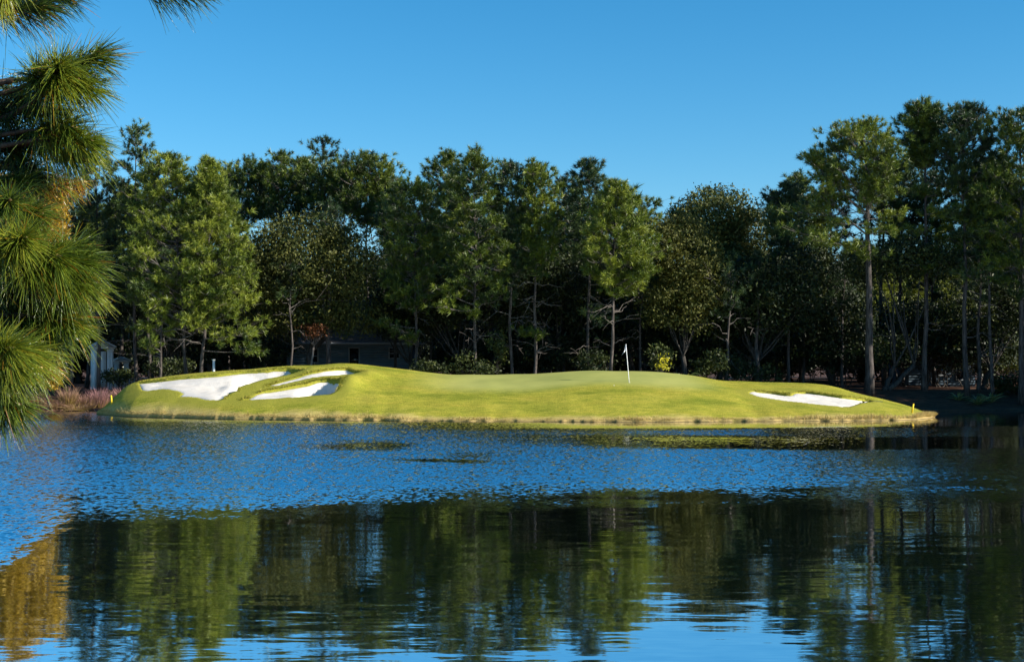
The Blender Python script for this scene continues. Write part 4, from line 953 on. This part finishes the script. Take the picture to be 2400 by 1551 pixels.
# ------------------------------------------------------------------ near pine hanging in from the left
rng = np.random.default_rng(900)
NB = np.array([-4.6, 7.2, 0]); NB[2] = float(H(NB[0], NB[1])) - .1
near = empty('near_pine', NB); tag(near, 'long needled pine hanging in close on the left edge', 'pine')
s = np.linspace(0, 1, 16)
tp = np.stack([.5 * s + .08 * np.sin(s * 5), .2 * np.sin(s * 4), 8.5 * s], 1)
mb = MB(); mb.tube(tp, .17 * (1 - .85 * s) * (1 + .4 * np.exp(-s * 25)), 12); mb.build('trunk', M['bark_near'], near, True)
# shoots: (tip px, tip py, depth, heading px, heading py, towards-viewer, needles, tint (low values paint in a shoot's shade), needle length, age)
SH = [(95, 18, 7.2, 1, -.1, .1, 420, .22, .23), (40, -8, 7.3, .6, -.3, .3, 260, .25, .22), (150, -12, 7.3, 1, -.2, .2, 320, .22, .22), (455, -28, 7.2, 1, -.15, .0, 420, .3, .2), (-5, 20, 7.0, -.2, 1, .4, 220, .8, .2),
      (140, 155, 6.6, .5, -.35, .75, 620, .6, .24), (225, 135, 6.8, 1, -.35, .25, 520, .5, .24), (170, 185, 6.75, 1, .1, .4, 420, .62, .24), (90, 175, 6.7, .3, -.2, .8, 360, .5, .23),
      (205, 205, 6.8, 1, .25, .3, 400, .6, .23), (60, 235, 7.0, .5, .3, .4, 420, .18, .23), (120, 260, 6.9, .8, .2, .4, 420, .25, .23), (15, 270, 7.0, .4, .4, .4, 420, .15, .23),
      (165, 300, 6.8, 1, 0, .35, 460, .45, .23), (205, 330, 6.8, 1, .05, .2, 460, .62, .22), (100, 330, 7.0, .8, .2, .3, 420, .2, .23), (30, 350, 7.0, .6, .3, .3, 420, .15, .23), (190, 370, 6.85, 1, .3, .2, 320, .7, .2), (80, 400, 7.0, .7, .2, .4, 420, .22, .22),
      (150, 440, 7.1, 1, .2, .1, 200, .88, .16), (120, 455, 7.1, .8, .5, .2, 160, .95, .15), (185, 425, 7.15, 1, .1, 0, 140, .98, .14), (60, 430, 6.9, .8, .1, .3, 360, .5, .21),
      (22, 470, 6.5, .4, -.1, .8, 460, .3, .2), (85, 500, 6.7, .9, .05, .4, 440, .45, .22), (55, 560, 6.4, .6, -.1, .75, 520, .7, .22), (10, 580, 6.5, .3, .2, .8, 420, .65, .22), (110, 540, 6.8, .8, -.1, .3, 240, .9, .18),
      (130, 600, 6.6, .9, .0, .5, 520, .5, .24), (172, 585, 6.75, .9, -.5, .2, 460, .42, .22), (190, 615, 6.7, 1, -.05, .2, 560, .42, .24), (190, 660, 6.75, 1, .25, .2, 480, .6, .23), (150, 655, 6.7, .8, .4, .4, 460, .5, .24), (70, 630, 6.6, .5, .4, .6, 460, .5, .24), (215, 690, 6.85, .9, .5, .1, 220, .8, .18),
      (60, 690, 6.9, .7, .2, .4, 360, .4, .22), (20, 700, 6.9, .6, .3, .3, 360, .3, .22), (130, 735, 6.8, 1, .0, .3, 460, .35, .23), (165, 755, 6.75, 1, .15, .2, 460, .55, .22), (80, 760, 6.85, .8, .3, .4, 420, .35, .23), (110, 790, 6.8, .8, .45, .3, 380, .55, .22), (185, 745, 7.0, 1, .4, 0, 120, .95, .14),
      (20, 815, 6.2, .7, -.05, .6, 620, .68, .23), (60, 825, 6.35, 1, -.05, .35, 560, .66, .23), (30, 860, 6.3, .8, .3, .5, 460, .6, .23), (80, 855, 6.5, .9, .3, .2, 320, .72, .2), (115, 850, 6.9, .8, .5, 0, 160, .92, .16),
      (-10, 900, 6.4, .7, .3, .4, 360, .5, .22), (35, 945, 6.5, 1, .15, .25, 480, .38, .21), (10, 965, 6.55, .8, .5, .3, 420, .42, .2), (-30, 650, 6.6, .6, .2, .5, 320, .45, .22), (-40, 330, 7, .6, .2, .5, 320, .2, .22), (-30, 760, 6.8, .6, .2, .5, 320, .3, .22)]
for q in range(14):      # boughs on the side away from the picture
    SH.append((-rng.uniform(450, 1500), rng.uniform(-900, 700), 7.2 + rng.uniform(-1.5, 2), -1, rng.uniform(-.3, .3), rng.uniform(-.5, .5), 260, .4, .22))
M['bud'] = plain('bud_scales', (.5, .34, .14), .7, .2, 40)
for (px, py, D, hx, hy, hv, n, tn, ln) in SH:
    tip = at(px, py, D) - NB
    ax_ = unit(np.array([hx, -hv, -hy]))
    shoot = .26
    r0_ = tip - ax_ * shoot
    za = np.clip(r0_[2] - rng.uniform(.0, .5), .8, 8); root_p = np.array([np.interp(za, tp[:, 2], tp[:, 0]), 0, za])
    side = 1 if px > -200 else -1
    lift_ = .8 if py < 0 and px > 200 else 0.
    root_p[2] += lift_ * 1.4
    m1 = r0_ - ax_ * .35 + np.array([0, 0, lift_]) + np.array([-.25 * side, .1, -.05]); ss = np.linspace(0, 1, 10)[:, None]
    c1 = (1 - ss) ** 3 * root_p + 3 * (1 - ss) ** 2 * ss * (root_p * .5 + m1 * .5 + [0, .15, -.12]) + 3 * (1 - ss) * ss ** 2 * m1 + ss ** 3 * r0_
    br = MB(); buds = MB()
    br.tube(np.concatenate([c1, ((r0_ + tip) / 2 + [0, 0, -.005])[None], tip[None]]), np.concatenate([np.linspace(.028, .011, 10), [.008, .006]]), 7)
    buds.tube(np.stack([tip - ax_ * .005, tip + ax_ * .02, tip + ax_ * .045]), [.008, .009, .002], 6)
    n = int(n * .8)
    t = rng.uniform(0, 1, n) ** .75
    base = r0_ + ax_ * shoot * t[:, None]
    rad = unit(np.cross(ax_, rng.normal(size=(n, 3))))
    ang = R(62) - R(34) * t + rng.normal(0, R(16), n)
    d = unit(ax_ * np.cos(ang)[:, None] + rad * np.sin(ang)[:, None])
    L = ln * rng.uniform(.5, 1.02, n)
    q = np.linspace(0, 1, 4)[None, :, None]
    droop = rng.uniform(.02, .45, n)[:, None]
    P = base[:, None] + d[:, None] * L[:, None, None] * q
    P[..., 2] -= droop * L[:, None] * q[..., 0] ** 2
    W = .0019 * (1 - .75 * np.linspace(0, 1, 4)[None] ** 3) * rng.uniform(.8, 1.25, (n, 1))
    T = unit(np.gradient(P, axis=1)); A = unit(np.cross(T, rng.normal(size=(n, 1, 3)))); B = np.cross(T, A)
    th = np.array([0, 2.094, 4.189])
    V = P[:, :, None] + W[:, :, None, None] * (np.cos(th)[None, None, :, None] * A[:, :, None] + np.sin(th)[None, None, :, None] * B[:, :, None])
    bidx = (np.arange(n)[:, None, None] * 4 + np.arange(3)[None, :, None]) * 3; j = np.arange(3)[None, None]; j2 = (j + 1) % 3
    F = np.stack([bidx + j, bidx + j2, bidx + 3 + j2, bidx + 3 + j], -1).reshape(-1, 4)
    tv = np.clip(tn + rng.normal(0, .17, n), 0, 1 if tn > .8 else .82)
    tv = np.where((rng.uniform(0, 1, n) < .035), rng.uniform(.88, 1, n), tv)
    bo = br.build('branch', M['bark_near'], near, True)
    buds.build('bud', M['bud'], bo, True)
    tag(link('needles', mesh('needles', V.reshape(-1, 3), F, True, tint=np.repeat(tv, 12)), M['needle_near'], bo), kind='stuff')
